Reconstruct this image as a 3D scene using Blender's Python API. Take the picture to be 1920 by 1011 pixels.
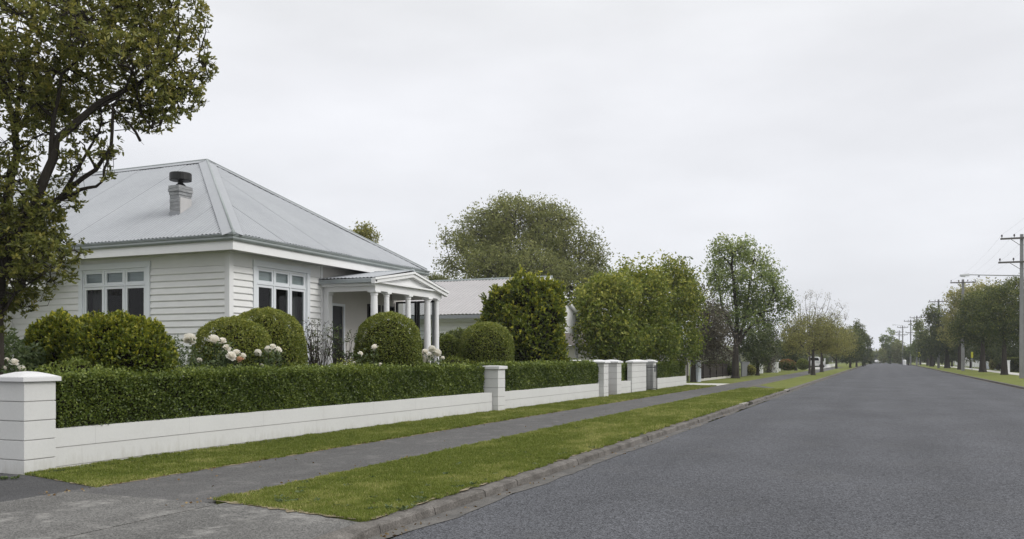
import bpy, math, random, zlib
import numpy as np
from mathutils import Vector
R=math.radians
random.seed(7); rng=np.random.default_rng(11)
for o in list(bpy.data.objects): bpy.data.objects.remove(o)
sc=bpy.context.scene; col=sc.collection

# ------------------------------------------------------------------ camera
F=1622.0; HZ=673.0; EYE=1.35
TH=math.atan(695/1622); S=math.sin(TH); C=math.cos(TH)
cam=bpy.data.cameras.new('camera'); camo=bpy.data.objects.new('camera',cam); col.objects.link(camo)
camo.location=(0,0,EYE); camo.rotation_euler=(R(90),0,TH)
cam.sensor_width=36; cam.lens=F/1920*36; cam.shift_y=(HZ-505.5)/1920
cam.clip_start=.1; cam.clip_end=3000
sc.camera=camo
sc.render.resolution_x=1024; sc.render.resolution_y=539
# ------------------------------------------------------------------ world, sun, exposure
SUN_EL=R(36); SUN_AZ=R(82)      # azimuth measured clockwise from +Y
w=bpy.data.worlds.new('World'); sc.world=w; w.use_nodes=True
nt=w.node_tree; N=nt.nodes; L=nt.links; N.clear()
out=N.new('ShaderNodeOutputWorld'); bg=N.new('ShaderNodeBackground'); L.new(bg.outputs[0],out.inputs[0])
sky=N.new('ShaderNodeTexSky'); sky.sky_type='NISHITA'; sky.sun_disc=False
sky.sun_elevation=SUN_EL; sky.sun_rotation=SUN_AZ; sky.air_density=1.0; sky.dust_density=4.0
tc=N.new('ShaderNodeTexCoord'); sep=N.new('ShaderNodeSeparateXYZ'); L.new(tc.outputs['Generated'],sep.inputs[0])
mr=N.new('ShaderNodeMapRange'); mr.inputs[1].default_value=0; mr.inputs[2].default_value=1; mr.clamp=True
L.new(sep.outputs[2],mr.inputs[0])
cr=N.new('ShaderNodeValToRGB'); L.new(mr.outputs[0],cr.inputs[0])
e=cr.color_ramp.elements
e[0].position=0; e[0].color=(.755,.775,.82,1); e[1].position=1; e[1].color=(1,1,1,1)
for p,c in ((.12,(.80,.815,.855,1)),(.3,(.815,.825,.86,1)),(.42,(.86,.87,.89,1))):
    q=e.new(p); q.color=c
# overcast sky: brighter towards the zenith
mz=N.new('ShaderNodeMapRange'); mz.inputs[1].default_value=.42; mz.inputs[2].default_value=1; mz.inputs[3].default_value=1.0; mz.inputs[4].default_value=1.75
L.new(sep.outputs[2],mz.inputs[0])
mp=N.new('ShaderNodeMapping'); mp.inputs['Scale'].default_value=(1.0,1.0,3.2); L.new(tc.outputs['Generated'],mp.inputs[0])
nz=N.new('ShaderNodeTexNoise'); nz.inputs['Scale'].default_value=2.8; nz.inputs['Detail'].default_value=5; nz.inputs['Roughness'].default_value=.5
L.new(mp.outputs[0],nz.inputs[0])
mc=N.new('ShaderNodeMapRange'); mc.inputs[1].default_value=.3; mc.inputs[2].default_value=.7; mc.inputs[3].default_value=1.01; mc.inputs[4].default_value=1.19
L.new(nz.outputs[0],mc.inputs[0])
mm=N.new('ShaderNodeMath'); mm.operation='MULTIPLY'; L.new(mz.outputs[0],mm.inputs[0]); L.new(mc.outputs[0],mm.inputs[1])
vs=N.new('ShaderNodeVectorMath'); vs.operation='SCALE'; L.new(cr.outputs[0],vs.inputs[0]); L.new(mm.outputs[0],vs.inputs['Scale'])
sk=N.new('ShaderNodeVectorMath'); sk.operation='SCALE'; L.new(sky.outputs[0],sk.inputs[0]); sk.inputs['Scale'].default_value=.1
mx=N.new('ShaderNodeMix'); mx.data_type='RGBA'; mx.inputs[0].default_value=.95
L.new(sk.outputs[0],mx.inputs[6]); L.new(vs.outputs[0],mx.inputs[7]); L.new(mx.outputs[2],bg.inputs[0]); bg.inputs[1].default_value=1.0
sl=bpy.data.lights.new('sun','SUN'); sl.energy=1.5; sl.angle=R(24); sl.color=(1,.975,.94)
so=bpy.data.objects.new('sun',sl); col.objects.link(so)
d=Vector((math.sin(SUN_AZ)*math.cos(SUN_EL),math.cos(SUN_AZ)*math.cos(SUN_EL),math.sin(SUN_EL)))
so.rotation_euler=d.to_track_quat('Z','Y').to_euler(); so.location=(20,10,30)
sc.view_settings.view_transform='Standard'; sc.view_settings.look='None'; sc.view_settings.gamma=1
sc.view_settings.exposure=0.0
sc.cycles.max_bounces=8; sc.cycles.transparent_max_bounces=12

# ------------------------------------------------------------------ helpers
def at(px,t):
    """world X,Y of the point seen in column px of the photograph, t metres deep"""
    u=(px-960)/F; return ((-S+u*C)*t,(C+u*S)*t)
def zat(py,t): return EYE+(HZ-py)/F*t
def tag(o,label=None,cat=None,group=None,kind=None):
    if label: o['label']=label
    if cat: o['category']=cat
    if group: o['group']=group
    if kind: o['kind']=kind
    return o
def thing(name,label,cat,loc=(0,0,0),group=None):
    o=bpy.data.objects.new(name,None); o.empty_display_size=.2; col.objects.link(o); o.location=loc
    return tag(o,label,cat,group)
def wloc(o):
    p=Vector((0,0,0))
    while o: p+=Vector(o.location); o=o.parent
    return p
class MB:
    def __init__(s): s.v=[]; s.f=[]; s.mi=[]; s.m=0; s.att={}
    def add(s,vs,fs):
        b=len(s.v); s.v+=[tuple(q) for q in vs]; s.f+=[tuple(i+b for i in f) for f in fs]; s.mi+=[s.m]*len(fs); return s
    def box(s,x0,x1,y0,y1,z0,z1):
        x0,x1=min(x0,x1),max(x0,x1); y0,y1=min(y0,y1),max(y0,y1); z0,z1=min(z0,z1),max(z0,z1)
        return s.add([(x0,y0,z0),(x1,y0,z0),(x1,y1,z0),(x0,y1,z0),(x0,y0,z1),(x1,y0,z1),(x1,y1,z1),(x0,y1,z1)],
            [(0,3,2,1),(4,5,6,7),(0,1,5,4),(1,2,6,5),(2,3,7,6),(3,0,4,7)])
    def loft(s,A,B,cap=True):
        n=len(A); f=[(i,(i+1)%n,n+(i+1)%n,n+i) for i in range(n)]
        if cap: f+=[tuple(range(n))[::-1],tuple(range(n,2*n))]
        return s.add(list(A)+list(B),f)
    def slab(s,pts,th):
        """polygon (3D points) thickened downward by th"""
        return s.loft([(p[0],p[1],p[2]-th) for p in pts],pts)
    def tube(s,path,rad,k=6,cap=True):
        P=[Vector(p) for p in path]
        if not hasattr(rad,'__len__'): rad=[rad]*len(P)
        b=len(s.v); up=None
        for i,p in enumerate(P):
            t=(P[min(i+1,len(P)-1)]-P[max(i-1,0)])
            if t.length<1e-9: t=Vector((0,0,1))
            t.normalize()
            if up is None: up=Vector((1,0,0)) if abs(t.x)<.8 else Vector((0,1,0))
            a=(up-t*up.dot(t))
            if a.length<1e-6: a=t.orthogonal()
            a.normalize(); up=a; c=t.cross(a)
            for j in range(k):
                g=2*math.pi*j/k; s.v.append(tuple(p+(a*math.cos(g)+c*math.sin(g))*rad[i]))
        n0=len(s.f)
        for i in range(len(P)-1):
            for j in range(k):
                s.f.append((b+i*k+j,b+i*k+(j+1)%k,b+(i+1)*k+(j+1)%k,b+(i+1)*k+j))
        if cap:
            s.f.append(tuple(b+j for j in range(k))[::-1]); s.f.append(tuple(b+(len(P)-1)*k+j for j in range(k)))
        s.mi+=[s.m]*(len(s.f)-n0); return s
    def lathe(s,cx,cy,prof,k=20):
        b=len(s.v)
        for r,z in prof:
            for j in range(k):
                g=2*math.pi*j/k; s.v.append((cx+r*math.cos(g),cy+r*math.sin(g),z))
        n0=len(s.f)
        for i in range(len(prof)-1):
            for j in range(k): s.f.append((b+i*k+j,b+i*k+(j+1)%k,b+(i+1)*k+(j+1)%k,b+(i+1)*k+j))
        s.f.append(tuple(b+j for j in range(k))[::-1]); s.f.append(tuple(b+(len(prof)-1)*k+j for j in range(k)))
        s.mi+=[s.m]*(len(s.f)-n0); return s
    def build(s,name,mats,parent=None,origin=None,bevel=0,smooth=False):
        if not isinstance(mats,(list,tuple)): mats=[mats]
        off=wloc(parent) if parent else Vector(origin or (0,0,0))
        me=bpy.data.meshes.new(name)
        A=np.array(s.v,dtype=np.float64)-np.array(off)
        me.from_pydata(A.tolist(),[],s.f)
        for m in mats: me.materials.append(m)
        if len(mats)>1: me.polygons.foreach_set('material_index',s.mi)
        if smooth: me.polygons.foreach_set('use_smooth',[True]*len(me.polygons))
        if s.att:
            aa=np.zeros(len(s.v),dtype=np.float32); aa[list(s.att.keys())]=list(s.att.values()); me.attributes.new('tint','FLOAT','POINT').data.foreach_set('value',aa)
        me.update(); o=bpy.data.objects.new(name,me); col.objects.link(o)
        if parent: o.parent=parent
        else: o.location=off
        if bevel:
            b=o.modifiers.new('bevel','BEVEL'); b.width=bevel; b.segments=2; b.limit_method='ANGLE'; b.angle_limit=R(50)
        return o
def npmesh(name,V,Fq,mat,parent=None,origin=None,tint=None,smooth=False):
    """fast mesh: V (n,3), Fq (m,k)"""
    off=np.array(wloc(parent) if parent else (origin or (0,0,0)),dtype=np.float64)
    me=bpy.data.meshes.new(name); n=len(V); m,k=Fq.shape
    me.vertices.add(n); me.vertices.foreach_set('co',(V-off).astype(np.float32).ravel())
    me.loops.add(m*k); me.loops.foreach_set('vertex_index',Fq.astype(np.int32).ravel())
    me.polygons.add(m); me.polygons.foreach_set('loop_start',np.arange(0,m*k,k,dtype=np.int32)); me.polygons.foreach_set('loop_total',np.full(m,k,dtype=np.int32))
    if smooth: me.polygons.foreach_set('use_smooth',np.ones(m,dtype=bool))
    if tint is not None:
        a=me.attributes.new('tint','FLOAT','POINT'); a.data.foreach_set('value',tint.astype(np.float32))
    for q in (mat if isinstance(mat,(list,tuple)) else [mat]): me.materials.append(q)
    me.update(calc_edges=True); me.validate()
    o=bpy.data.objects.new(name,me); col.objects.link(o)
    if parent: o.parent=parent
    else: o.location=tuple(off)
    return o
def copy_tree(o,parent=None):
    c=o.copy(); col.objects.link(c)
    if parent: c.parent=parent
    for ch in [q for q in bpy.data.objects if q.parent==o]: copy_tree(ch,c)
    return c
def unit(A): return A/np.maximum(np.linalg.norm(A,axis=-1,keepdims=True),1e-9)
def rdir(n): return unit(rng.normal(size=(n,3)))
def leaves(P,D,Ln,Wd,tint,oval=True):
    """leaf blades at P growing along D; returns V,F,tint arrays"""
    n=len(P); D=unit(D); U=unit(np.cross(D,rdir(n))); Nn=np.cross(D,U)
    Ln=np.broadcast_to(np.asarray(Ln,float).reshape(-1,1),(n,1)); Wd=np.broadcast_to(np.asarray(Wd,float).reshape(-1,1),(n,1))
    if oval: T=[(0,0,0),(.3,.46,.13),(.72,.38,.1),(1,0,-.05),(.72,-.38,.1),(.3,-.46,.13)]; Fc=[(0,1,2,3),(0,3,4,5)]
    else: T=[(0,0,0),(.5,.5,.1),(1,0,0),(.5,-.5,.1)]; Fc=[(0,1,2,3)]
    V=np.stack([P+D*(a*Ln)+U*(b*Wd)+Nn*(c*Wd) for a,b,c in T],axis=1).reshape(-1,3)
    k=len(T); base=(np.arange(n)*k)[:,None]
    Fq=np.concatenate([base+np.array(f)[None,:] for f in Fc],axis=0)
    return V,Fq,np.repeat(np.broadcast_to(np.asarray(tint,float),(n,)),k)

# ------------------------------------------------------------------ materials
def nodes(name):
    m=bpy.data.materials.new(name); m.use_nodes=True; t=m.node_tree; t.nodes.clear()
    o=t.nodes.new('ShaderNodeOutputMaterial'); p=t.nodes.new('ShaderNodeBsdfPrincipled'); t.links.new(p.outputs[0],o.inputs[0])
    return m,t,p,o
def surf(name,c,rough=.6,var=.12,scale=3.0,bump=0,bscale=60,spec=.3,metal=0,c2=None,fine=0,fscale=80,stretch=None):
    m,t,p,o=nodes(name); n=t.nodes; l=t.links
    p.inputs['Roughness'].default_value=rough; p.inputs['Specular IOR Level'].default_value=spec; p.inputs['Metallic'].default_value=metal
    tc=n.new('ShaderNodeTexCoord'); g=n.new('ShaderNodeNewGeometry'); src=g.outputs['Position']
    if stretch:
        mp=n.new('ShaderNodeMapping'); mp.inputs['Scale'].default_value=stretch; l.new(src,mp.inputs[0]); src=mp.outputs[0]
    a=n.new('ShaderNodeTexNoise'); a.inputs['Scale'].default_value=scale; a.inputs['Detail'].default_value=6; a.inputs['Roughness'].default_value=.6; l.new(src,a.inputs[0])
    r=n.new('ShaderNodeValToRGB'); l.new(a.outputs[0],r.inputs[0]); r.color_ramp.elements[0].position=.3; r.color_ramp.elements[1].position=.7
    c2=c2 or tuple(x*(1-2*var) for x in c)
    r.color_ramp.elements[1].color=(*c,1); r.color_ramp.elements[0].color=(*c2,1); last=r.outputs[0]
    if fine:
        f=n.new('ShaderNodeTexNoise'); f.inputs['Scale'].default_value=fscale; f.inputs['Detail'].default_value=3; f.inputs['Roughness'].default_value=.7; l.new(g.outputs['Position'],f.inputs[0])
        q=n.new('ShaderNodeMapRange'); q.inputs[1].default_value=.3; q.inputs[2].default_value=.7; q.inputs[3].default_value=1-fine; q.inputs[4].default_value=1+fine; l.new(f.outputs[0],q.inputs[0])
        v=n.new('ShaderNodeVectorMath'); v.operation='SCALE'; l.new(last,v.inputs[0]); l.new(q.outputs[0],v.inputs['Scale']); last=v.outputs[0]
    l.new(last,p.inputs['Base Color'])
    if bump:
        b=n.new('ShaderNodeTexNoise'); b.inputs['Scale'].default_value=bscale; b.inputs['Detail'].default_value=4; l.new(g.outputs['Position'],b.inputs[0])
        bb=n.new('ShaderNodeBump'); bb.inputs['Strength'].default_value=1; bb.inputs['Distance'].default_value=bump; l.new(b.outputs[0],bb.inputs['Height']); l.new(bb.outputs[0],p.inputs['Normal'])
    return m
def grime(m,z0=-.02,z1=.22,c=(.30,.28,.22),amt=.55):
    t=m.node_tree; n=t.nodes; l=t.links; p=[q for q in n if q.type=='BSDF_PRINCIPLED'][0]; src=p.inputs['Base Color'].links[0].from_socket
    g=n.new('ShaderNodeNewGeometry'); sx=n.new('ShaderNodeSeparateXYZ'); l.new(g.outputs['Position'],sx.inputs[0])
    mp=n.new('ShaderNodeMapping'); mp.inputs['Scale'].default_value=(7,7,1.3); l.new(g.outputs['Position'],mp.inputs[0]); a=n.new('ShaderNodeTexNoise'); a.inputs['Scale'].default_value=1.6; a.inputs['Detail'].default_value=8; a.inputs['Roughness'].default_value=.7; l.new(mp.outputs[0],a.inputs[0])
    h=n.new('ShaderNodeMapRange'); h.inputs[1].default_value=z0; h.inputs[2].default_value=z1; h.inputs[3].default_value=.32; h.inputs[4].default_value=-.06; l.new(sx.outputs[2],h.inputs[0])
    ad=n.new('ShaderNodeMath'); ad.operation='ADD'; l.new(a.outputs[0],ad.inputs[0]); l.new(h.outputs[0],ad.inputs[1])
    k=n.new('ShaderNodeMapRange'); k.inputs[1].default_value=.56; k.inputs[2].default_value=.85; k.inputs[4].default_value=amt; l.new(ad.outputs[0],k.inputs[0])
    mx=n.new('ShaderNodeMix'); mx.data_type='RGBA'; l.new(k.outputs[0],mx.inputs[0]); l.new(src,mx.inputs[6]); mx.inputs[7].default_value=(*c,1); l.new(mx.outputs[2],p.inputs['Base Color'])
def leafmat(name,dark,mid,light,trans=.3,rough=.45,spec=.35):
    m,t,p,o=nodes(name); n=t.nodes; l=t.links
    a=n.new('ShaderNodeAttribute'); a.attribute_name='tint'; r=n.new('ShaderNodeValToRGB'); l.new(a.outputs['Fac'],r.inputs[0])
    e=r.color_ramp.elements; e[0].color=(*dark,1); e[1].color=(*light,1); q=e.new(.5); q.color=(*mid,1)
    l.new(r.outputs[0],p.inputs['Base Color']); p.inputs['Roughness'].default_value=rough; p.inputs['Specular IOR Level'].default_value=spec
    tr=n.new('ShaderNodeBsdfTranslucent'); l.new(r.outputs[0],tr.inputs[0]); mx=n.new('ShaderNodeMixShader'); mx.inputs[0].default_value=trans
    l.new(p.outputs[0],mx.inputs[1]); l.new(tr.outputs[0],mx.inputs[2]); l.new(mx.outputs[0],o.inputs[0]); return m
M={}
M['block']=surf('painted_block',(.60,.60,.585),.75,.035,1.6,.0015,180,.2,fine=.025,fscale=30)
M['cap']=surf('painted_cap',(.66,.66,.66),.7,.04,4,.001,120,.2,fine=.03)
M['groove']=surf('block_joint',(.42,.41,.40),.9,.1,8)
M['white']=surf('white_paint',(.80,.80,.80),.45,.025,3,.0006,40,.35)
M['siding']=surf('weatherboard_paint',(.80,.80,.79),.55,.05,1.6,.0008,60,.3,stretch=(1,1,3))
M['trim']=surf('trim_paint',(.74,.77,.80),.4,.02,3,0,40,.35)
M['soffit']=surf('soffit_paint',(.6,.6,.58),.7,.05,3)
M['zinc']=surf('zinc_roof',(.325,.338,.355),.5,.05,.7,.0008,50,.4,c2=(.275,.288,.305),fine=.04,fscale=9)
M['zinc2']=surf('old_roof',(.36,.345,.345),.5,.06,.8,0,50,.4,fine=.05,fscale=9)
M['flash']=surf('flashing',(.265,.278,.295),.4,.04,2,0,50,.5,fine=.05,fscale=12)
M['gutter']=surf('gutter_metal',(.26,.29,.285),.4,.08,3,0,50,.5)
M['gutterline']=surf('gutter_lip',(.33,.36,.37),.4,.08,3,0,50,.5)
M['brick']=surf('painted_brick',(.36,.365,.37),.85,.12,6,.006,30,.2,c2=(.19,.195,.20),stretch=(1,1,5))
M['plaster']=surf('chimney_plaster',(.50,.49,.485),.85,.05,5,.002,50,.2)
M['lead']=surf('lead_flashing',(.30,.31,.325),.6,.08,5)
M['black']=surf('black_iron',(.012,.012,.012),.5,.1,5,0,30,.4)
M['dark']=surf('dark_interior',(.02,.02,.02),.9,.1,3)
M['door']=surf('dark_door',(.02,.022,.025),.35,.1,3)
M['curtain']=surf('curtain_cloth',(.26,.27,.26),.9,.25,2,0,30,.1,stretch=(14,14,.2))
M['blind']=surf('roller_blind',(.78,.81,.82),.8,.1,3,0,40,.2,stretch=(1,1,14))
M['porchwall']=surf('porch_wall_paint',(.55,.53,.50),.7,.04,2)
M['bark']=surf('dark_bark',(.055,.048,.04),.9,.25,4,.006,30,.1,stretch=(1,1,.25))
M['bark2']=surf('grey_bark',(.085,.075,.065),.9,.25,4,.006,30,.1,stretch=(1,1,.25))
M['twig']=surf('twig_bark',(.05,.04,.03),.9,.2,6)
M['core']=surf('shaded_twig_core',(.022,.02,.012),1,.3,14,.02,20,.0)  # twig brown darkened so the colour itself carries the inner shade
M['soil']=surf('garden_soil',(.05,.038,.028),1,.25,3,.01,25,.05,fine=.3,fscale=40)
M['concrete']=surf('kerb_concrete',(.175,.163,.15),.9,.16,3.5,.010,45,.15,c2=(.075,.069,.062),fine=.4,fscale=60)
M['gutterc']=surf('gutter_channel',(.15,.142,.132),.92,.15,4,.004,60,.12,c2=(.08,.078,.075),fine=.4,fscale=70)
M['pole']=surf('pole_concrete',(.27,.27,.27),.85,.1,2,.003,40,.2,fine=.1)
M['metal']=surf('grey_metal',(.33,.34,.35),.45,.06,4,0,40,.5,metal=.3)
M['porcelain']=surf('brown_insulator',(.06,.05,.05),.3,.1,4)
M['wood']=surf('weathered_arm',(.15,.14,.13),.85,.15,5)
M['fencebrown']=surf('brown_fence_paint',(.038,.03,.026),.8,.2,6)
M['fencegrey']=surf('grey_fence_panel',(.15,.155,.16),.7,.1,5)
M['bluegrey']=surf('blue_grey_render',(.56,.60,.66),.7,.05,2)
M['carwhite']=surf('white_car_paint',(.82,.82,.82),.25,.01,3,0,30,.5)
M['glassdark']=surf('dark_glass',(.015,.018,.02),.08,.1,3,0,30,.6)
M['rubber']=surf('tyre_rubber',(.02,.02,.02),.8,.1,5)
M['tileroof']=surf('brown_tiles',(.13,.115,.10),.85,.2,3)
M['tan']=surf('pale_render',(.52,.50,.46),.8,.06,2)
M['yellow']=surf('yellow_sign_paint',(.62,.60,.05),.5,.05,5)
M['lens']=surf('lamp_lens',(.62,.63,.64),.3,.05,5)
M['terracotta']=surf('red_paving',(.24,.14,.11),.9,.15,5)
M['pad']=surf('worn_pad_concrete',(.30,.285,.26),.9,.12,3,.003,60,.1,fine=.2)
M['whitecon']=surf('pale_concrete',(.50,.49,.46),.9,.07,2,.002,50,.1,fine=.06)
# glass pane: mirrors the sky at its surface, lets the eye through otherwise
def glass():
    m,t,p,o=nodes('window_glass'); n=t.nodes; l=t.links
    tr=n.new('ShaderNodeBsdfTransparent'); tr.inputs[0].default_value=(.62,.66,.66,1); gl=n.new('ShaderNodeBsdfGlossy'); gl.inputs['Roughness'].default_value=.015
    fr=n.new('ShaderNodeFresnel'); fr.inputs[0].default_value=1.36; mx=n.new('ShaderNodeMixShader')
    l.new(fr.outputs[0],mx.inputs[0]); l.new(tr.outputs[0],mx.inputs[1]); l.new(gl.outputs[0],mx.inputs[2]); l.new(mx.outputs[0],o.inputs[0]); return m
M['glass']=glass()
# chip-seal road and asphalt path
def asphalt(name,c_lo,c_hi,cell=95,bump=.006,patch=.12,tone=(1,1,1),worn=None,tracks=0):
    m,t,p,o=nodes(name); n=t.nodes; l=t.links; g=n.new('ShaderNodeNewGeometry'); pos=g.outputs['Position']
    v=n.new('ShaderNodeTexVoronoi'); v.inputs['Scale'].default_value=cell; l.new(pos,v.inputs[0])
    s2=n.new('ShaderNodeSeparateColor'); l.new(v.outputs['Color'],s2.inputs[0])
    v2=n.new('ShaderNodeTexNoise'); v2.inputs['Scale'].default_value=cell*.35; v2.inputs['Detail'].default_value=4; v2.inputs['Roughness'].default_value=.75; l.new(pos,v2.inputs[0])
    a=n.new('ShaderNodeMath'); a.operation='MULTIPLY_ADD'; a.inputs[1].default_value=.55; l.new(s2.outputs[0],a.inputs[0]); 
    b=n.new('ShaderNodeMath'); b.operation='MULTIPLY'; b.inputs[1].default_value=.55; l.new(v2.outputs[0],b.inputs[0]); l.new(b.outputs[0],a.inputs[2])
    r=n.new('ShaderNodeValToRGB'); l.new(a.outputs[0],r.inputs[0]); e=r.color_ramp.elements; e[0].position=.2; e[1].position=.92; e[0].color=(*c_lo,1); e[1].color=(*c_hi,1)
    mp=n.new('ShaderNodeMapping'); mp.inputs['Scale'].default_value=(1.0,.22,1); l.new(pos,mp.inputs[0])
    big=n.new('ShaderNodeTexNoise'); big.inputs['Scale'].default_value=1.1; big.inputs['Detail'].default_value=7; big.inputs['Roughness'].default_value=.6; l.new(mp.outputs[0],big.inputs[0])
    q=n.new('ShaderNodeMapRange'); q.inputs[1].default_value=.3; q.inputs[2].default_value=.7; q.inputs[3].default_value=1-patch; q.inputs[4].default_value=1+patch; l.new(big.outputs[0],q.inputs[0])
    sc_=n.new('ShaderNodeVectorMath'); sc_.operation='SCALE'; l.new(r.outputs[0],sc_.inputs[0]); l.new(q.outputs[0],sc_.inputs['Scale']); last=sc_.outputs[0]
    if worn:
        k=n.new('ShaderNodeTexNoise'); k.inputs['Scale'].default_value=worn[1]; k.inputs['Detail'].default_value=6; k.inputs['Roughness'].default_value=.7; l.new(pos,k.inputs[0])
        kk=n.new('ShaderNodeMapRange'); kk.inputs[1].default_value=.52; kk.inputs[2].default_value=.7; kk.inputs[4].default_value=worn[2]; l.new(k.outputs[0],kk.inputs[0])
        mx=n.new('ShaderNodeMix'); mx.data_type='RGBA'; l.new(kk.outputs[0],mx.inputs[0]); l.new(last,mx.inputs[6]); mx.inputs[7].default_value=(*worn[0],1); last=mx.outputs[2]
    if tracks:
        sx=n.new('ShaderNodeSeparateXYZ'); l.new(pos,sx.inputs[0]); wb=n.new('ShaderNodeTexNoise'); wb.inputs['Scale'].default_value=.12; l.new(pos,wb.inputs[0])
        ax=n.new('ShaderNodeMath'); ax.operation='MULTIPLY_ADD'; ax.inputs[1].default_value=1.2; l.new(wb.outputs[0],ax.inputs[0]); l.new(sx.outputs[0],ax.inputs[2])
        sn=n.new('ShaderNodeMath'); sn.operation='SINE'; m2=n.new('ShaderNodeMath'); m2.operation='MULTIPLY'; m2.inputs[1].default_value=3.7; l.new(ax.outputs[0],m2.inputs[0]); l.new(m2.outputs[0],sn.inputs[0])
        q2=n.new('ShaderNodeMapRange'); q2.inputs[1].default_value=-1; q2.inputs[2].default_value=1; q2.inputs[3].default_value=1-tracks; q2.inputs[4].default_value=1+tracks; l.new(sn.outputs[0],q2.inputs[0])
        bb2=n.new('ShaderNodeTexNoise'); bb2.inputs['Scale'].default_value=.35; bb2.inputs['Detail'].default_value=5; l.new(pos,bb2.inputs[0])
        q3=n.new('ShaderNodeMapRange'); q3.inputs[1].default_value=.35; q3.inputs[2].default_value=.65; q3.inputs[3].default_value=.9; q3.inputs[4].default_value=1.1; l.new(bb2.outputs[0],q3.inputs[0])
        mm_=n.new('ShaderNodeMath'); mm_.operation='MULTIPLY'; l.new(q2.outputs[0],mm_.inputs[0]); l.new(q3.outputs[0],mm_.inputs[1])
        s3=n.new('ShaderNodeVectorMath'); s3.operation='SCALE'; l.new(last,s3.inputs[0]); l.new(mm_.outputs[0],s3.inputs['Scale']); last=s3.outputs[0]
    l.new(last,p.inputs['Base Color']); p.inputs['Roughness'].default_value=.85; p.inputs['Specular IOR Level'].default_value=.25
    bb=n.new('ShaderNodeBump'); bb.inputs['Distance'].default_value=bump; bb.inputs['Strength'].default_value=.9; l.new(v.outputs['Distance'],bb.inputs['Height']); l.new(bb.outputs[0],p.inputs['Normal'])
    return m
M['road']=asphalt('chip_seal_road',(.004,.004,.006),(.142,.146,.160),84,.006,.10,worn=((.095,.093,.091),.6,.25),tracks=.05)
M['path']=asphalt('asphalt_path',(.038,.037,.037),(.14,.137,.134),100,.003,.16,worn=((.18,.172,.165),2.6,.6))
M['crossing']=asphalt('driveway_crossing',(.038,.037,.035),(.195,.19,.18),90,.003,.22,worn=((.32,.31,.29),1.7,.85))
M['drive']=asphalt('dark_driveway',(.028,.028,.030),(.095,.094,.095),110,.003,.12)
def lawn(name,a,b,c):
    m,t,p,o=nodes(name); n=t.nodes; l=t.links; g=n.new('ShaderNodeNewGeometry')
    x=n.new('ShaderNodeTexNoise'); x.inputs['Scale'].default_value=1.3; x.inputs['Detail'].default_value=8; x.inputs['Roughness'].default_value=.7; l.new(g.outputs['Position'],x.inputs[0])
    y=n.new('ShaderNodeTexNoise'); y.inputs['Scale'].default_value=34; y.inputs['Detail'].default_value=4; l.new(g.outputs['Position'],y.inputs[0])
    ad=n.new('ShaderNodeMath'); ad.operation='ADD'; l.new(x.outputs[0],ad.inputs[0]); l.new(y.outputs[0],ad.inputs[1])
    ml=n.new('ShaderNodeMath'); ml.operation='MULTIPLY'; ml.inputs[1].default_value=.5; l.new(ad.outputs[0],ml.inputs[0])
    r=n.new('ShaderNodeValToRGB'); l.new(ml.outputs[0],r.inputs[0]); e=r.color_ramp.elements; e[0].position=.36; e[1].position=.64; e[0].color=(*a,1); e[1].color=(*c,1); q=e.new(.5); q.color=(*b,1)
    l.new(r.outputs[0],p.inputs['Base Color']); p.inputs['Roughness'].default_value=.9; p.inputs['Specular IOR Level'].default_value=.1
    bb=n.new('ShaderNodeBump'); bb.inputs['Distance'].default_value=.02; l.new(y.outputs[0],bb.inputs['Height']); l.new(bb.outputs[0],p.inputs['Normal']); return m
M['lawn']=lawn('verge_grass',(.08,.09,.026),(.128,.15,.034),(.19,.19,.065))
M['lawnfar']=lawn('garden_grass',(.06,.075,.02),(.10,.12,.03),(.14,.15,.045))
def valley(m,lo=.68):  # paints the shade of the corrugation valleys into the roof colour
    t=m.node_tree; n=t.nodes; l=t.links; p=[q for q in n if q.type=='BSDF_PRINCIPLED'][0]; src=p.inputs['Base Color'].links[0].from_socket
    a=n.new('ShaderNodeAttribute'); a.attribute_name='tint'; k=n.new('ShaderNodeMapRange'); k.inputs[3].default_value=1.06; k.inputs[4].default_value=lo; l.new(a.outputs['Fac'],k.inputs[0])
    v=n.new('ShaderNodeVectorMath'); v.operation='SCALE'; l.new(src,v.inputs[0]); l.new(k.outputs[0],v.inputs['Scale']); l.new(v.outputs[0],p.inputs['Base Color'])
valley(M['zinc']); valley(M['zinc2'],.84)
grime(M['block'],amt=.32); grime(M['cap'],-.5,-.1,(.33,.33,.29),.5)
LM={}
LM['magnolia']=leafmat('olive_leaves',(.06,.075,.017),(.18,.195,.042),(.40,.35,.085),.45,.4,.35)
LM['hedge']=leafmat('hedge_leaves',(0.039,0.065,0.011),(0.118,0.162,0.027),(0.291,0.336,0.067),0.3,.38,.4)
LM['box']=leafmat('clipped_box_leaves',(0.049,0.076,0.011),(0.146,0.184,0.027),(0.346,0.346,0.065),0.3,.4,.4)
LM['gold']=leafmat('golden_green_leaves',(0.043,0.07,0.011),(0.162,0.205,0.022),(0.54,0.497,0.054),0.38,.4,.4)
LM['rose']=leafmat('rose_leaves',(.045,.07,.025),(.09,.13,.045),(.19,.22,.09),.3,.45,.35)
LM['grass']=leafmat('grass_blades',(.095,.13,.024),(.19,.228,.042),(.47,.44,.18),.38,.6,.15)
LM['oak']=leafmat('grey_green_leaves',(0.088,0.104,0.035),(0.177,0.195,0.068),(0.319,0.319,0.118),0.4,.55,.2)
LM['lush']=leafmat('lush_leaves',(0.06,0.096,0.014),(0.168,0.21,0.031),(0.396,0.384,0.072),0.38,.5,.3)
LM['plane']=leafmat('mid_green_leaves',(0.061,0.095,0.027),(0.162,0.216,0.061),(0.365,0.405,0.121),0.4,.5,.3)
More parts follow.
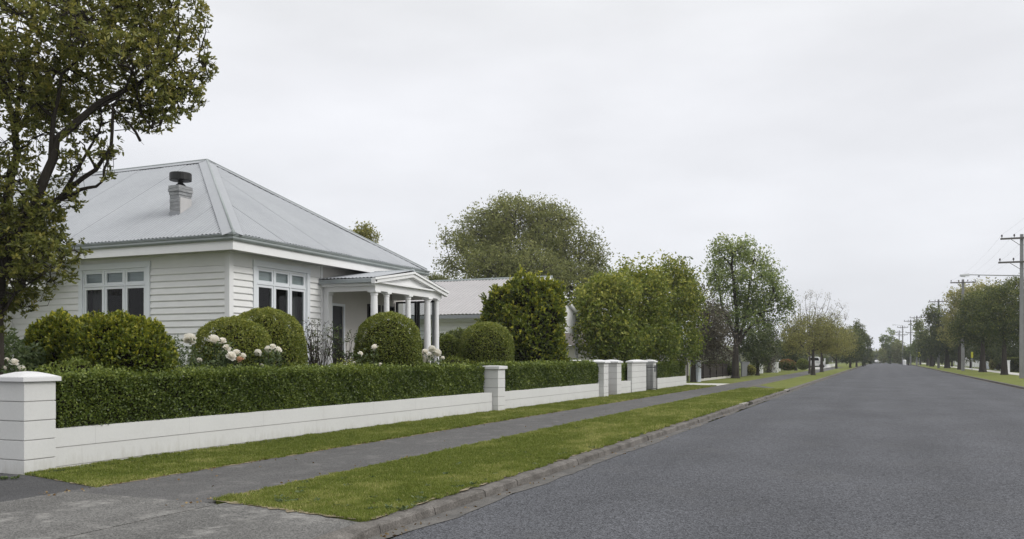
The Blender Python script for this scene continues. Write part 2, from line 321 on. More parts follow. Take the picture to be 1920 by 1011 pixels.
LM['olive']=leafmat('pale_olive_leaves',(0.11,0.117,0.039),(0.234,0.234,0.072),(0.44,0.398,0.138),0.4,.55,.2)
LM['dark']=leafmat('dark_green_leaves',(0.034,0.05,0.017),(0.084,0.108,0.034),(0.204,0.228,0.066),0.3,.5,.25)
LM['street']=leafmat('street_tree_leaves',(0.027,0.043,0.011),(0.081,0.105,0.025),(0.226,0.235,0.054),0.38,.5,.3)
LM['brown']=leafmat('brownish_leaves',(0.055,0.05,0.033),(0.099,0.088,0.061),(0.165,0.143,0.088),0.25,.6,.2)
LM['rust']=leafmat('rusty_pink_leaves',(.05,.07,.02),(.12,.15,.03),(.45,.16,.09),.3,.5,.2)
LM['straw']=leafmat('straw_tips',(.12,.10,.05),(.16,.14,.05),(.28,.22,.09),.3,.6,.2)
LM['white']=leafmat('white_blossom',(.6,.6,.56),(.7,.69,.64),(.82,.8,.75),.2,.6,.2)

# ================================================================== SETTING
def struct(mb,name,m,bevel=0):
    o=mb.build(name,m,bevel=bevel); return tag(o,kind='structure')
Y0,Y1=-30,430
struct(MB().add([(-145,Y0,-.14),(145,Y0,-.14),(145,Y1,-.14),(-145,Y1,-.14)],[(0,1,2,3)]),'ground',M['lawnfar'])
struct(MB().box(-3.62,6.22,Y0+2,Y1-60,-.13,-.09),'road',M['road'])
# wavy-edged gutter channel strip, 4 mm above the road
g_=[]; ys=np.arange(-6,110,.25)
wv=np.interp(ys,np.arange(-6,110,1.3),rng.normal(0,.035,len(np.arange(-6,110,1.3))))+rng.normal(0,.012,len(ys))
A=[(-3.78,y,-.084) for y in ys]; B=[(-3.60+q*1.5,y,-.0845) for y,q in zip(ys,wv)]
struct(MB().add(A+B,[(i,len(ys)+i,len(ys)+i+1,i+1) for i in range(len(ys)-1)]),'gutter_channel',M['gutterc'])
struct(MB().box(5.95,6.12,-5,300,-.12,-.085),'gutter_channel_far_side',M['gutterc'])
# verges
struct(MB().slab([(-5.82,6.44,0),(-3.97,6.12,0),(-3.97,150,0),(-5.82,150,0)],.13),'verge',M['lawn'])
struct(MB().slab([(-9.3,7.03,0),(-9.0,6.98,0),(-7.62,6.62,0),(-7.62,43.5,0),(-9.3,43.5,0)],.13),'grass_strip',M['lawn'])
struct(MB().box(-9.9,-7.62,47.9,150,-.13,.0),'grass_strip_beyond',M['lawn'])
struct(MB().box(-16,-3.97,150,330,-.13,.0),'verge_far',M['lawn'])
struct(MB().box(6.32,10.2,-10,330,-.13,0),'verge_opposite',M['lawn'])
struct(MB().box(10.2,11.8,-10,330,-.13,.004),'footpath_opposite',M['whitecon'])
struct(MB().box(11.8,60,-10,330,-.13,0),'lawn_opposite',M['lawnfar'])
# footpath
struct(MB().box(-7.62,-5.82,6.3,150,-.13,.004),'footpath',M['path'])
# driveway crossing in the foreground, sloping to the road at its kerb side, with an expansion joint
mb=MB()
mb.box(-7.62,-5.68,-6,6.3,-.13,.004).slab([(-5.66,-6,.002),(-4.5,-6,.002),(-4.5,6.22,.002),(-5.66,6.42,.002)],.13)
mb.loft([(-4.5,-6,-.13),(-4.5,-6,.002),(-3.97,-6,-.012),(-3.97,-6,-.13)],[(-4.5,6.22,-.13),(-4.5,6.22,.002),(-3.97,6.12,-.012),(-3.97,6.12,-.13)])
struct(mb,'driveway_crossing',M['crossing'])
struct(MB().box(-5.68,-5.66,-6,6.3,-.13,-.012),'expansion_joint',M['soil'])
struct(MB().slab([(-26,-6,.003),(-7.62,-6,.003),(-7.62,6.62,.003),(-9.0,6.98,.003),(-9.66,7.02,.003),(-26,7.02,.003)],.13),'driveway',M['drive'])
# dirt edges where the grass meets path and kerb
def ragged(x,y0,y1,wd,z,amp,side):
    y=np.arange(y0,y1,.12); a=rng.normal(0,amp,len(y)); b=rng.normal(0,amp*.5,len(y))
    V=[(x-wd*.5+q,yy,z) for yy,q in zip(y,b)]+[(x+wd*.5+q,yy,z) for yy,q in zip(y,a)]
    n=len(y); return V,[(i,n+i,n+i+1,i+1) for i in range(n-1)]
M['dirt']=surf('dry_dirt',(.32,.275,.19),1,.2,9,.004,60,.05,c2=(.13,.105,.07),fine=.3,fscale=60)
mb=MB()
for x,y0,y1,wd in ((-7.575,6.7,60,.055),(-5.875,6.5,60,.05),(-3.97,6.2,30,.06)): mb.add(*ragged(x,y0,y1,wd,.008,.018,1))
# ragged patch at the tips of the grass
def ragged2(p,q,wd,amp,z):
    n=40; A=[];B=[]
    for i in range(n+1):
        f=i/n; x=p[0]+(q[0]-p[0])*f; y=p[1]+(q[1]-p[1])*f; e_=min(1,6*f,6*(1-f)); A.append((x,y-wd*e_*.4+float(rng.normal(0,amp))*e_,z)); B.append((x,y+wd*e_+float(rng.normal(0,amp))*e_,z))
    mb.add(A+B,[(i,i+1,n+2+i,n+1+i) for i in range(n)])
ragged2((-9.25,7.06),(-7.62,6.64),.05,.016,.009); ragged2((-5.85,6.44),(-3.99,6.13),.06,.02,.009)
struct(mb,'soil_edge',M['dirt'])
# kerb in concrete lengths
kb=MB(); y=6.1; rr=random.Random(3)
kb.loft([(-3.97,-6,-.12),(-3.97,-6,-.015),(-3.78,-6,-.075),(-3.78,-6,-.12)],[(-3.97,5.3,-.12),(-3.97,5.3,-.015),(-3.78,5.3,-.075),(-3.78,5.3,-.12)]); kb.loft([(-3.97,5.3,-.12),(-3.97,5.3,-.015),(-3.8,5.3,-.08),(-3.78,5.3,-.12)],[(-3.97,6.09,-.12),(-3.97,6.09,0),(-3.80,6.09,-.004),(-3.77,6.09,-.12)])
while y<150:
    l_=rr.uniform(.85,1.25) if y<40 else 5; dx=rr.uniform(-.008,.008); dz=rr.uniform(-.008,.004)
    if not (26.4<y<27.4 or 38.6<y<40):
        a=[(-3.97,0,-.12),(-3.97,0,dz),(-3.815+dx,0,dz-.004),(-3.795+dx,0,dz-.02),(-3.775+dx,0,-.12)]
        kb.loft([(p[0],y,p[2]) for p in a],[(p[0],y+l_-.012,p[2]) for p in a])
    y+=l_
kb.box(-3.97,-3.78,150,330,-.12,0)
struct(kb,'kerb',M['concrete'])
struct(MB().box(6.14,6.30,-10,330,-.12,0),'kerb_opposite',M['concrete'])
# worn strips and pads across the verge
def sheet(name,pts,z,m): return struct(MB().slab([(x,y,z) for x,y in pts],.05),name,m)
sheet('worn_crossing',[(-5.8,28.2),(-4.1,26.4),(-4.1,27.1),(-5.8,29.4)],.006,M['path'])
sheet('concrete_pad',[(-4.5,26.2),(-3.8,26.2),(-3.8,27.4),(-4.5,27.4)],.012,M['pad'])
sheet('worn_crossing_beyond',[(-5.8,43.6),(-4.1,38.8),(-4.1,39.9),(-5.8,45.5)],.006,M['path'])
sheet('concrete_pad_beyond',[(-4.5,38.5),(-3.8,38.5),(-3.8,40),(-4.5,40)],.012,M['pad'])
sheet('gate_path',[(-9.4,29.25),(-7.6,28.9),(-7.6,31.6),(-9.4,30.5)],.008,M['path'])
sheet('paving_threshold',[(-9.5,29.25),(-8.95,29.25),(-8.95,30.55),(-9.5,30.55)],.02,M['terracotta'])
struct(MB().box(-22,-7.62,43.52,47.88,-.13,.006),'driveway_beyond',M['whitecon'])
struct(MB().box(-16,-7.62,118,150,-.13,.008),'driveway_distant',M['whitecon'])
# raised garden behind the wall
struct(MB().box(-40,-9.36,7.1,43.4,-.13,.46),'garden_bed',M['soil'])
struct(MB().box(-40,-12.6,7.3,43.3,.4,.48),'garden_lawn',M['lawnfar'])
struct(MB().box(-60,-9.92,47.9,330,-.13,.01),'neighbour_lawn',M['lawnfar'])

# grass blades
def grass(rects,name):
    Ps=[];
    for x0,x1,y0,y1,den in rects:
        y=y0
        while y<y1:
            ye=min(y+2,y1); dd=den*min(1,(10/max(y,6))**1.35); n=int((x1-x0)*(ye-y)*dd)
            P=np.stack([rng.uniform(x0,x1,n),rng.uniform(y,ye,n),np.zeros(n)],1); Ps.append(P); y=ye
    P=np.concatenate(Ps); d=np.hypot(P[:,0],P[:,1])
    P=P[P[:,1]>np.where(P[:,0]>-6.5,6.12-(P[:,0]+3.97)*.173,6.62-(P[:,0]+7.62)*.26)]; d=np.hypot(P[:,0],P[:,1])
    def vn(sx,sy,seed):      # smooth value noise
        g_=np.random.default_rng(seed).random((256,256)); x=P[:,0]*sx+500; y=P[:,1]*sy+500; xi=x.astype(int); yi=y.astype(int); fx_=x-xi; fy_=y-yi; fx_=fx_*fx_*(3-2*fx_); fy_=fy_*fy_*(3-2*fy_)
        q=lambda i,j:g_[(xi+i)%256,(yi+j)%256]
        return (q(0,0)*(1-fx_)+q(1,0)*fx_)*(1-fy_)+(q(0,1)*(1-fx_)+q(1,1)*fx_)*fy_
    cl=.5*vn(7,7,1)+.5*vn(19,19,2); dry=vn(1.6,.9,3)*.6+vn(5,4,4)*.4
    x0_,x1_=rects[0][0],rects[0][1]; ea=.10*vn(3,9,5)+.04*vn(3,23,6); kq=(P[:,0]>x0_+ea*.8-.02)&(P[:,0]<x1_-ea*.8+.02); P=P[kq]; d=d[kq]; cl=cl[kq]; dry=dry[kq]
    kp=rng.random(len(P))>np.clip((dry-.68)*3.2,0,.6); P=P[kp]; d=d[kp]; cl=cl[kp]; dry=dry[kp]
    h=(.010+.042*cl**1.5+rng.uniform(0,.014,len(P)))*np.clip(d/11,.9,1.5); wd=.0045*np.clip(d/7,1,5)
    a=rng.uniform(0,6.283,len(P)); lean=rng.normal(0,.55,(len(P),2))
    wx=np.stack([np.cos(a)*wd,np.sin(a)*wd,np.zeros(len(P))],1)
    T=P+np.stack([lean[:,0]*h,lean[:,1]*h,h],1)
    V=np.stack([P-wx,P+wx,T],1).reshape(-1,3)
    t=np.clip(.30+.66*np.clip(dry-.45,0,1)*1.4+.22*(cl-.5)+rng.normal(0,.15,len(P))+(rng.random(len(P))<.06)*.45,0,1)
    o=npmesh(name,V,np.arange(len(V)).reshape(-1,3),LM['grass'],tint=np.repeat(t,3)); return tag(o,kind='stuff')
g=grass([(-5.90,-3.90,6.0,9,11000),(-5.90,-3.90,9,40,11000)],'grass'); tag(g,'short mown grass on the verge between footpath and kerb','grass')
g=grass([(-9.25,-7.54,6.6,43.5,10000)],'grass'); tag(g,'narrow grass strip between the footpath and the white block wall','grass')
nl_=520; xx=np.concatenate([rng.normal(-7.55,.09,170),rng.normal(-5.9,.10,150),rng.normal(-3.68,.05,110),rng.uniform(-7.6,-3.9,90)]); yy=6.0+rng.random(nl_)**1.6*24; zz=np.where(xx>-3.8,-.078,.016)+rng.random(nl_)*.006
V,Fq,T=leaves(np.stack([xx,yy,zz],1),np.stack([rng.normal(size=nl_),rng.normal(size=nl_),rng.normal(0,.12,nl_)],1),rng.uniform(.02,.045,nl_),.022,rng.random(nl_),False)
LM['litter']=leafmat('dry_leaf',(.10,.06,.03),(.20,.13,.06),(.33,.25,.13),.2,.7,.1)
o=npmesh('fallen_leaves',V,Fq,LM['litter'],tint=T); tag(o,'small dry fallen leaves scattered along the path edges and the kerb','fallen leaves',kind='stuff')
nw=240; wx=np.concatenate([rng.normal(-4.12,.12,70),rng.uniform(-5.7,-4.1,90),-9.02+np.abs(rng.normal(0,.07,80))]); wy=6.6+rng.random(nw)**1.5*22
per_=9; Wp=np.repeat(np.stack([wx,wy,np.full(nw,.012)],1),per_,0); ang=rng.uniform(0,6.283,nw*per_); Wd_=np.stack([np.cos(ang),np.sin(ang),rng.uniform(.1,.9,nw*per_)],1); ws=np.repeat(rng.uniform(.025,.06,nw),per_)*rng.uniform(.7,1.2,nw*per_)
V,Fq,T=leaves(Wp+rng.normal(0,.012,Wp.shape)*np.array([1,1,0]),Wd_,ws,ws*.45,np.clip(rng.normal(.5,.18,nw*per_),0,1)); o=npmesh('verge_weeds',V,Fq,LM['rose'],tint=T); tag(o,'small broad leaved weeds in the verge grass and at the foot of the block wall','weeds',kind='stuff')
# ================================================================== FRONT WALL
FR=[(7.0,-9.22),(7.45,-9.24),(19.5,-9.05),(28.6,-9.0),(36,-9.02),(45.4,-9.05)]
def fx(y):
    for (a,b),(c,d_) in zip(FR,FR[1:]):
        if y<=c: return b+(d_-b)*(y-a)/(c-a)
    return FR[-1][1]
WALLG='low white block walls along the footpath'
def low_wall(y0,y1,label,ztop=.5):
    mb=MB(); z=[(-.05,.03),(.042,.262),(.274,ztop)]
    core=[(y0,fx(y0)-.012),(y1,fx(y1)-.012)]
    for k,(a,b) in enumerate(z):
        A=[(fx(y0)+(.006 if k==0 else 0),y0,a),(fx(y0)-.2,y0,a),(fx(y0)-.2,y0,b),(fx(y0)+(.006 if k==0 else 0)-.004,y0,b)]
        B=[(fx(y1)+(.006 if k==0 else 0),y1,a),(fx(y1)-.2,y1,a),(fx(y1)-.2,y1,b),(fx(y1)+(.006 if k==0 else 0)-.004,y1,b)]
        mb.loft(A,B)
    mb.m=1
    for a,b in ((.03,.042),(.262,.274)):
        mb.loft([(fx(y0)-.007,y0+.003,a),(fx(y0)-.19,y0+.003,a),(fx(y0)-.19,y0+.003,b),(fx(y0)-.007,y0+.003,b)],[(fx(y1)-.007,y1-.003,a),(fx(y1)-.19,y1-.003,a),(fx(y1)-.19,y1-.003,b),(fx(y1)-.007,y1-.003,b)])
    # vertical block joints: fine lines in the groove colour
    for k,(a,b) in enumerate(z[1:]):
        y=y0+.4+(k%2)*.2
        while y<y1-.2:
            x=fx(y); mb.add([(x+.0004,y,a),(x+.0004,y+.0028,a),(x-.0035,y+.0028,b),(x-.0035,y,b)],[(0,1,2,3)]); y+=.4*4
    o=mb.build('block_wall',[M['block'],M['groove']],origin=(fx((y0+y1)/2),(y0+y1)/2,0)); return tag(o,label,'wall',WALLG)
low_wall(7.452,19.86,'low white block wall in the foreground between the near pillar and the square capped pillar')
low_wall(20.34,28.66,'low white block wall under the second hedge, up to the pedestrian gateway')
low_wall(31.18,32.78,'short low stretch of white wall between the gateway pillar and the wide pier')
low_wall(36.42,43.3,'low white wall at the far end, past the iron gate, before the pale driveway')
def pillar(name,x0,x1,y0,y1,ztop,cap,label,cat='pillar',dome=.065,over=.045,capth=.055,courses=.228,nolines=False,mat='block'):
    t=thing(name,label,cat,((x0+x1)/2,(y0+y1)/2,0),'white capped wall pillars')
    mb=MB(); z=-.05; edges=[.158+courses*k for k in range(20) if .158+courses*k<ztop-.05]+[ztop]
    for k,e_ in enumerate(edges):
        j=(k%2)*.0015
        if k: z+=.011
        mb.m=0; mb.box(x0-j,x1+j,y0-j,y1+j,z,e_)
        if e_!=ztop: mb.m=1; mb.box(x0+.008,x1-.008,y0+.008,y1-.008,e_,e_+.011)
        z=e_
    mb.build('shaft',[M[mat],M['groove']],t,bevel=.004)
    if cap:
        c=MB(); a0,a1,b0,b1=x0-over,x1+over,y0-over,y1+over
        c.box(a0,a1,b0,b1,ztop+.001,ztop+capth)
        # gently domed top
        n=7
        V=[];
        for i in range(n):
            for j in range(n):
                u=i/(n-1)*2-1; v=j/(n-1)*2-1; hh=dome*(1-u*u)**.6*(1-v*v)**.6 if abs(u)<1 and abs(v)<1 else 0
                V.append(((a0+a1)/2+u*((a1-a0)/2-.006),(b0+b1)/2+v*((b1-b0)/2-.006),ztop+capth+.002+hh))
        c.add(V,[(i*n+j,(i+1)*n+j,(i+1)*n+j+1,i*n+j+1) for i in range(n-1) for j in range(n-1)])
        c.build('cap',M['cap'],t,bevel=.006)
    return t
pillar('block_pillar',-9.65,-9.2,7.03,7.45,1.08,1,'large white block pillar with a domed cap in the left foreground')
pillar('block_pillar',-9.34,-8.9,19.88,20.32,1.09,1,'white block pillar with a flat square cap standing between the two long hedges',dome=.012,over=.05,capth=.075)
pillar('block_pillar',-9.42,-8.84,28.68,29.22,1.2,1,'gateway pillar beside the end of the second hedge, nearer side of the pedestrian opening',over=.06)
pillar('block_pillar',-9.5,-8.93,30.6,31.16,1.2,1,'gateway pillar on the farther side of the pedestrian opening, beside the short low wall',over=.06)
pillar('block_pier',-9.16,-8.97,32.8,35.0,1.2,1,'wide white pier with a long domed cap, left of the black iron gate','pier',over=.06)
p6=pillar('block_pillar',-9.35,-8.9,35.95,36.4,1.2,1,'white pillar just right of the black iron gate, with a small dark letter slot plate',over=.06)
MB().box(-8.898,-8.88,36.12,36.3,.8,1.05).build('letter_plate',M['metal'],p6)
pillar('block_pillar',-10.32,-9.85,50.42,51.3,1.22,1,'blue grey sided pillar with a white edge on the far side of the pale driveway',dome=.01,over=.04,nolines=True,mat='bluegrey')
# iron gates
def iron_gate(p0,p1,h,label,n=8):
    t=thing('iron_gate',label,'gate',(p0[0],p0[1],0),'black iron gates')
    P0=Vector((*p0,0)); P1=Vector((*p1,0)); d_=P1-P0
    fr=MB()
    for z in (.1,h-.12): fr.tube([P0+Vector((0,0,z)),P1+Vector((0,0,z))],.018,4)
    for q in (0,1): fr.tube([P0+d_*q+Vector((0,0,.03)),P0+d_*q+Vector((0,0,h))],.022,4)
    fr.build('gate_frame',M['black'],t)
    for k in range(1,n):
        q=P0+d_*(k/n); MB().tube([q+Vector((0,0,.1)),q+Vector((0,0,h-.05+.05*math.sin(k/n*math.pi)))],.011,4).build('bar',M['black'],t)
iron_gate((-8.98,35.05),(-8.72,35.8),1.12,'black iron gate standing ajar between the wide pier and the pillar')
iron_gate((-9.2,43.5),(-10.3,44.6),1.2,'black iron driveway gate folded open beside the pale driveway',10)
iron_gate((-10.42,50.36),(-10.5,49.5),1.2,'black iron gate leaf in front of the blue grey pillar',8)
# garden wall behind with a light coping
t=thing('garden_wall','long rendered wall with a pale coping behind the far hedges, under the big trees','wall',(-11.2,38,0))
MB().box(-11.4,-11.2,29,43.3,.4,1.22).build('render',M['bluegrey'],t); MB().box(-11.46,-11.14,28.95,43.35,1.222,1.31).build('coping',M['white'],t)

# ================================================================== HEDGES AND CLIPPED SHRUBS
def hedge(x0,x1,y0,y1,z0,z1,label,mat='hedge',den=5200,lf=.036,name='hedge',group='clipped hedges behind the white wall',lump=.034,shoots=.12,tophigh=.0,):
    t=thing(name,label,'hedge',((x0+x1)/2,(y0+y1)/2,z0),group)
    ins=.075; c=MB(); c.box(x0+ins,x1-ins,y0+ins,y1-ins,z0+.015,z1-ins-.02); c.build('shade_core',M['core'],t)  # solid dark filler standing in for shade inside the hedge
    LX,LY,LZ=x1-x0,y1-y0,z1-z0
    faces=[('x1',LY*LZ),('x0',LY*LZ*.35),('z1',LX*LY),('y0',LX*LZ),('y1',LX*LZ)]; P=[];D=[]
    for f,a in faces:
        n=int(a*den); u=rng.random(n); v=rng.random(n); k=np.abs(rng.normal(0,.03,n))
        if f=='x1': p=np.stack([np.full(n,x1)-k,y0+u*LY,z0+v**.93*LZ],1); d_=np.array([1,0,.25])
        if f=='x0': p=np.stack([np.full(n,x0)+k,y0+u*LY,z0+v*LZ],1); d_=np.array([-1,0,.25])
        if f=='z1': p=np.stack([x0+u*LX,y0+v*LY,np.full(n,z1)-k],1); d_=np.array([0,0,1.])
        if f=='y0': p=np.stack([x0+u*LX,np.full(n,y0)+k,z0+v*LZ],1); d_=np.array([0,-1,.25])
        if f=='y1': p=np.stack([x0+u*LX,np.full(n,y1)-k,z0+v*LZ],1); d_=np.array([0,1,.25])
        P.append(p); D.append(np.repeat(d_[None],n,0))
    P=np.concatenate(P); D=np.concatenate(D)
    # round the top edges and undulate
    ez=np.clip((P[:,2]-(z1-.12))/.12,0,1); ex=np.clip((P[:,0]-(x1-.12))/.12,0,1); r_=np.maximum(0,np.hypot(ez,ex)-1)
    P[:,2]-=r_*ez*.10; P[:,0]-=r_*ex*.10
    ey=np.clip((P[:,1]-(y1-.12))/.12,0,1); r_=np.maximum(0,np.hypot(ez,ey)-1); P[:,1]-=r_*ey*.12; P[:,2]-=r_*ez*.06
    wv=np.sin(P[:,1]*3.1+P[:,2]*4)*np.sin(P[:,1]*1.27+P[:,0]*3+P[:,2]*2.2)+.6*np.sin(P[:,1]*9+P[:,2]*7)*np.sin(P[:,2]*11+P[:,1]*4+P[:,0]*8)
    P+=D*(wv*lump)[:,None]; P[:,2]+=tophigh*np.clip(P[:,2]-z0,0,1)*(np.sin(P[:,1]*.9+1)*.5)
    up=(P[:,2]>z1-.13)&(rng.random(len(P))<shoots); P[up,2]+=rng.random(up.sum())**2*.09
    D=D*.6+rdir(len(P))*.85; dist=np.hypot(P[:,0],P[:,1]); g_=np.clip(dist/13,.9,2)
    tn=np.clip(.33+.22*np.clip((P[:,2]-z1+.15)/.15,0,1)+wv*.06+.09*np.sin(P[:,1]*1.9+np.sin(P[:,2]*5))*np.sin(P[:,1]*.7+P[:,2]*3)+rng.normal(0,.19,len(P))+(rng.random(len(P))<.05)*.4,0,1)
    s_=rng.uniform(.7,1.25,len(P))*g_*lf
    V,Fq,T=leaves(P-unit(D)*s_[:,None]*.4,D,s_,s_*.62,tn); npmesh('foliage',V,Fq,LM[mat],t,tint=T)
    return t
hedge(-9.92,-9.25,7.56,19.8,.50,1.17,'long dark green clipped hedge in the foreground, on top of the nearest low white wall')
hedge(-9.75,-9.08,20.42,28.9,.50,1.20,'second clipped hedge, between the square capped pillar and the pedestrian gateway',den=3000)
hedge(-9.9,-9.25,31.2,35.0,.50,1.12,'clipped hedge seen through the gap between the gateway pillar and the wide pier',den=1800)
hedge(-9.75,-9.1,36.45,43.2,.50,1.17,'farthest clipped hedge, right of the black iron gate, before the pale driveway',den=1700)

def shrub(name,label,blobs,mat,den=2600,lf=.04,asp=.5,core=True,lump=.04,cat='shrub',group=None,jit=.85,tint0=.4,topgold=.0,tuft=0,depthk=.05,flat=0,tip=.05,sup=2.0):
    """blobs: (x,y,z,rx,ry,rz) ellipsoids; leaves cover the outer skin of their union"""
    B=np.array(blobs,float); base=(B[0,0],B[0,1],min(.46,B[0,2]-B[0,5]) if B[0,2]-B[0,5]>-.5 else 0)
    t=thing(name,label,cat,(B[0,0],B[0,1],max(0,float((B[:,2]-B[:,5]).min()))),group)
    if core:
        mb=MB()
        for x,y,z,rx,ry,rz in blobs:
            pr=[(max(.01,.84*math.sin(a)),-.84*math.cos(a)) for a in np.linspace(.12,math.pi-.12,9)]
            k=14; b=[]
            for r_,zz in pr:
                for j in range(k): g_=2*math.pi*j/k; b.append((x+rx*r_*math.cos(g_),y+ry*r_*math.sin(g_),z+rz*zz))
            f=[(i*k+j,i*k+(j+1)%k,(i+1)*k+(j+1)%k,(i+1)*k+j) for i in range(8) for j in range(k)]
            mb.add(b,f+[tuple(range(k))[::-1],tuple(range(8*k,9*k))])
        mb.build('shade_core',M['core'],t)  # dark solid body painted as the shaded inside of the shrub
    P=[];D=[];TT=[]
    for i,(x,y,z,rx,ry,rz) in enumerate(blobs):
        area=4*math.pi*((rx*ry)**1.6/3+(rx*rz)**1.6/3+(ry*rz)**1.6/3)**(1/1.6); n=int(area*den)
        d_=rdir(n); q=(1-np.abs(rng.normal(0,depthk,n)))*((np.hypot(d_[:,0],d_[:,1])**sup+np.abs(d_[:,2])**sup)**(-1/sup))
        wv=np.sin(d_[:,0]*5+i)*np.sin(d_[:,1]*6+i*2)*np.sin(d_[:,2]*5+1+i)+.6*np.sin(d_[:,0]*13)*np.sin(d_[:,1]*12+2)*np.sin(d_[:,2]*14)
        q=q*(1+wv*lump/max(.3,(rx+rz)/2)*1.3)
        p=np.stack([x+d_[:,0]*rx*q,y+d_[:,1]*ry*q,z+d_[:,2]*rz*q],1)
        keep=np.ones(n,bool)
        for j,o_ in enumerate(blobs):
            if j!=i: keep&=(((p-np.array(o_[:3]))/(np.array(o_[3:])*.93))**2).sum(1)>1
        keep&=p[:,2]>base[2]-.02
        if flat: keep&=p[:,2]>flat
        P.append(p[keep]); D.append(d_[keep]); TT.append(wv[keep])
    P=np.concatenate(P); D=np.concatenate(D); wv=np.concatenate(TT); n=len(P)
    zn=D[:,2]
    if tuft:    # shoots: every nth point becomes a rosette of leaves
        m_=int(n/tuft); pm=rng.permutation(n)[:m_]; P=P[pm]; D=D[pm]; wv=wv[pm]; zn=zn[pm]; P=np.repeat(P,tuft,0); ax=np.repeat(unit(D+np.array([0,0,.35])+rdir(m_)*.45),tuft,0); wv=np.repeat(wv,tuft); zn=np.repeat(zn,tuft)
        s0=np.repeat(rng.normal(0,.14,m_),tuft); rd=rdir(len(P)); D=ax*.75+rd*.8; P=P+ax*rng.uniform(-.5,.6,len(P))[:,None]*lf
    else: D=D*.55+rdir(n)*jit; s0=0
    n=len(P); s_=rng.uniform(.7,1.25,n)*lf
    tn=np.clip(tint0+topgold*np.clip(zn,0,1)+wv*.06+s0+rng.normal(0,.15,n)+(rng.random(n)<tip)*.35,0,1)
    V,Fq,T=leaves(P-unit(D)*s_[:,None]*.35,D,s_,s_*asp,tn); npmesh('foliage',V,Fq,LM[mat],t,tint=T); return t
DG='round clipped bushes in front of the white house'
def dome(px,X,Rr,pytop,label,rz=None,sq=1.0,**k):
    u=(px-960)/F; t_=X/(-S+u*C); Y=(C+u*S)*t_; zt=zat(pytop,t_-Rr*.3); zb=.40; rz=(zt-zb)/2
    return shrub('clipped_bush',label,[(X,Y,zb+rz*.92,Rr,Rr*sq,rz*1.08)],'box',group=DG,sup=2.7,**k)
dome(437,-10.86,.72,594,'left and lower of the two overlapping clipped domes, below the house corner',tint0=.46,topgold=.26,lf=.040,den=4200,lump=.03,tip=.09)
dome(498,-11.02,.78,577,'taller clipped dome in front of the street side window, overlapping the lower one',tint0=.46,topgold=.26,lf=.040,den=4200,lump=.03,tip=.09)
dome(728,-10.22,.76,585,'large round clipped bush in front of the porch columns',tint0=.38,topgold=.242,lf=.04,den=4000,lump=.03,tip=.09)
dome(912,-10.25,.80,604,'round clipped bush behind the square capped pillar, right of the porch',tint0=.38,topgold=.24,lf=.045,den=2800,lump=.03,tip=.09)
dome(840,-11.3,.42,627,'smallest clipped dome, tucked right of the last porch column',tint0=.28,topgold=.2,lf=.045,den=2800,lump=.03,tip=.09)
# golden shrubs at the left
def atX(px,X): return X/(-S+(px-960)/F*C)
def P3(px,py,t): x,y=at(px,t); return x,y,zat(py,t)
a=P3(222,640,12.7); shrub('leafy_shrub','golden green leafy shrub with a bumpy top in front of the left window',[(a[0],a[1],1.15,.72,.66,.86),(a[0]-.36,a[1]-.05,1.14,.46,.5,.84),(a[0]+.36,a[1]+.05,1.10,.46,.5,.84)],'gold',den=4600,lf=.056,asp=.46,lump=.05,tint0=.26,topgold=.34,sup=2.3,tuft=5,depthk=.09,group='golden green shrubs at the left')
a=P3(112,640,13.3); shrub('leafy_shrub','smaller golden green shrub further left, beside the straggly grey green one',[(a[0],a[1],1.14,.55,.5,.92),(a[0]-.22,a[1],1.05,.40,.45,.82),(a[0]+.3,a[1],1.1,.4,.45,.88)],'gold',den=4600,lf=.056,asp=.46,lump=.05,tint0=.26,topgold=.34,sup=2.3,tuft=5,depthk=.09,group='golden green shrubs at the left')
a=P3(150,700,atX(150,-10.15)); shrub('low_shrub','low loose shrub poking up between the near pillar and the long hedge',[(a[0]-.05,a[1],.98,.42,.55,.36),(a[0]-.0,a[1]+1.0,.95,.38,.5,.31)],'hedge',den=2400,lf=.045,lump=.09,tint0=.45,topgold=.2,depthk=.14,tip=.12)
a=P3(18,640,12.6); shrub('straggly_shrub','straggly grey green shrub above the near pillar at the left edge',[(a[0],a[1],1.0,.55,.5,.68),(a[0]-.5,a[1],1.1,.5,.5,.7)],'rose',den=1300,lf=.075,asp=.4,lump=.16,tint0=.4,topgold=.1,depthk=.25,core=False)
a=P3(330,655,14.6); shrub('blossom_shrub','wispy shrub with tiny white flowers between the golden shrub and the roses',[(a[0],a[1],1.05,.35,.4,.62)],'rose',den=1300,lf=.05,asp=.3,lump=.12,tint0=.45,depthk=.3,core=False)
# big garden shrub and its neighbours
a=P3(975,600,28.4)
shrub('large_shrub','tall leafy garden shrub left of the white gable, yellow green at its shoot tips',[(a[0]+.2,a[1],1.9,1.25,1.25,1.55),(a[0]-.35,a[1]-.1,3.0,.72,.8,.75),(a[0]+.25,a[1],3.35,.62,.8,.72),(a[0]+.85,a[1],2.7,.62,.7,.75),(a[0]+.82,a[1]+.35,3.3,.52,.6,.62),(a[0]-.62,a[1]-.25,3.1,.48,.5,.55),(a[0]-.75,a[1],2.5,.58,.6,.6),(a[0]+.9,a[1]+.5,1.3,.5,.6,.9)],'gold',den=1300,lf=.12,asp=.42,lump=.18,tint0=.34,topgold=.24,tuft=6,depthk=.14)
a=P3(860,612,27); shrub('dark_bush','dark loose bush under the second roof, behind the round clipped bush',[(a[0],a[1],1.3,1.0,.8,.95),(a[0]-1.0,a[1],1.1,.8,.7,.9),(a[0]+.9,a[1],1.4,.8,.7,1.05)],'dark',den=900,lf=.09,lump=.12,tint0=.5,topgold=.15,depthk=.1)
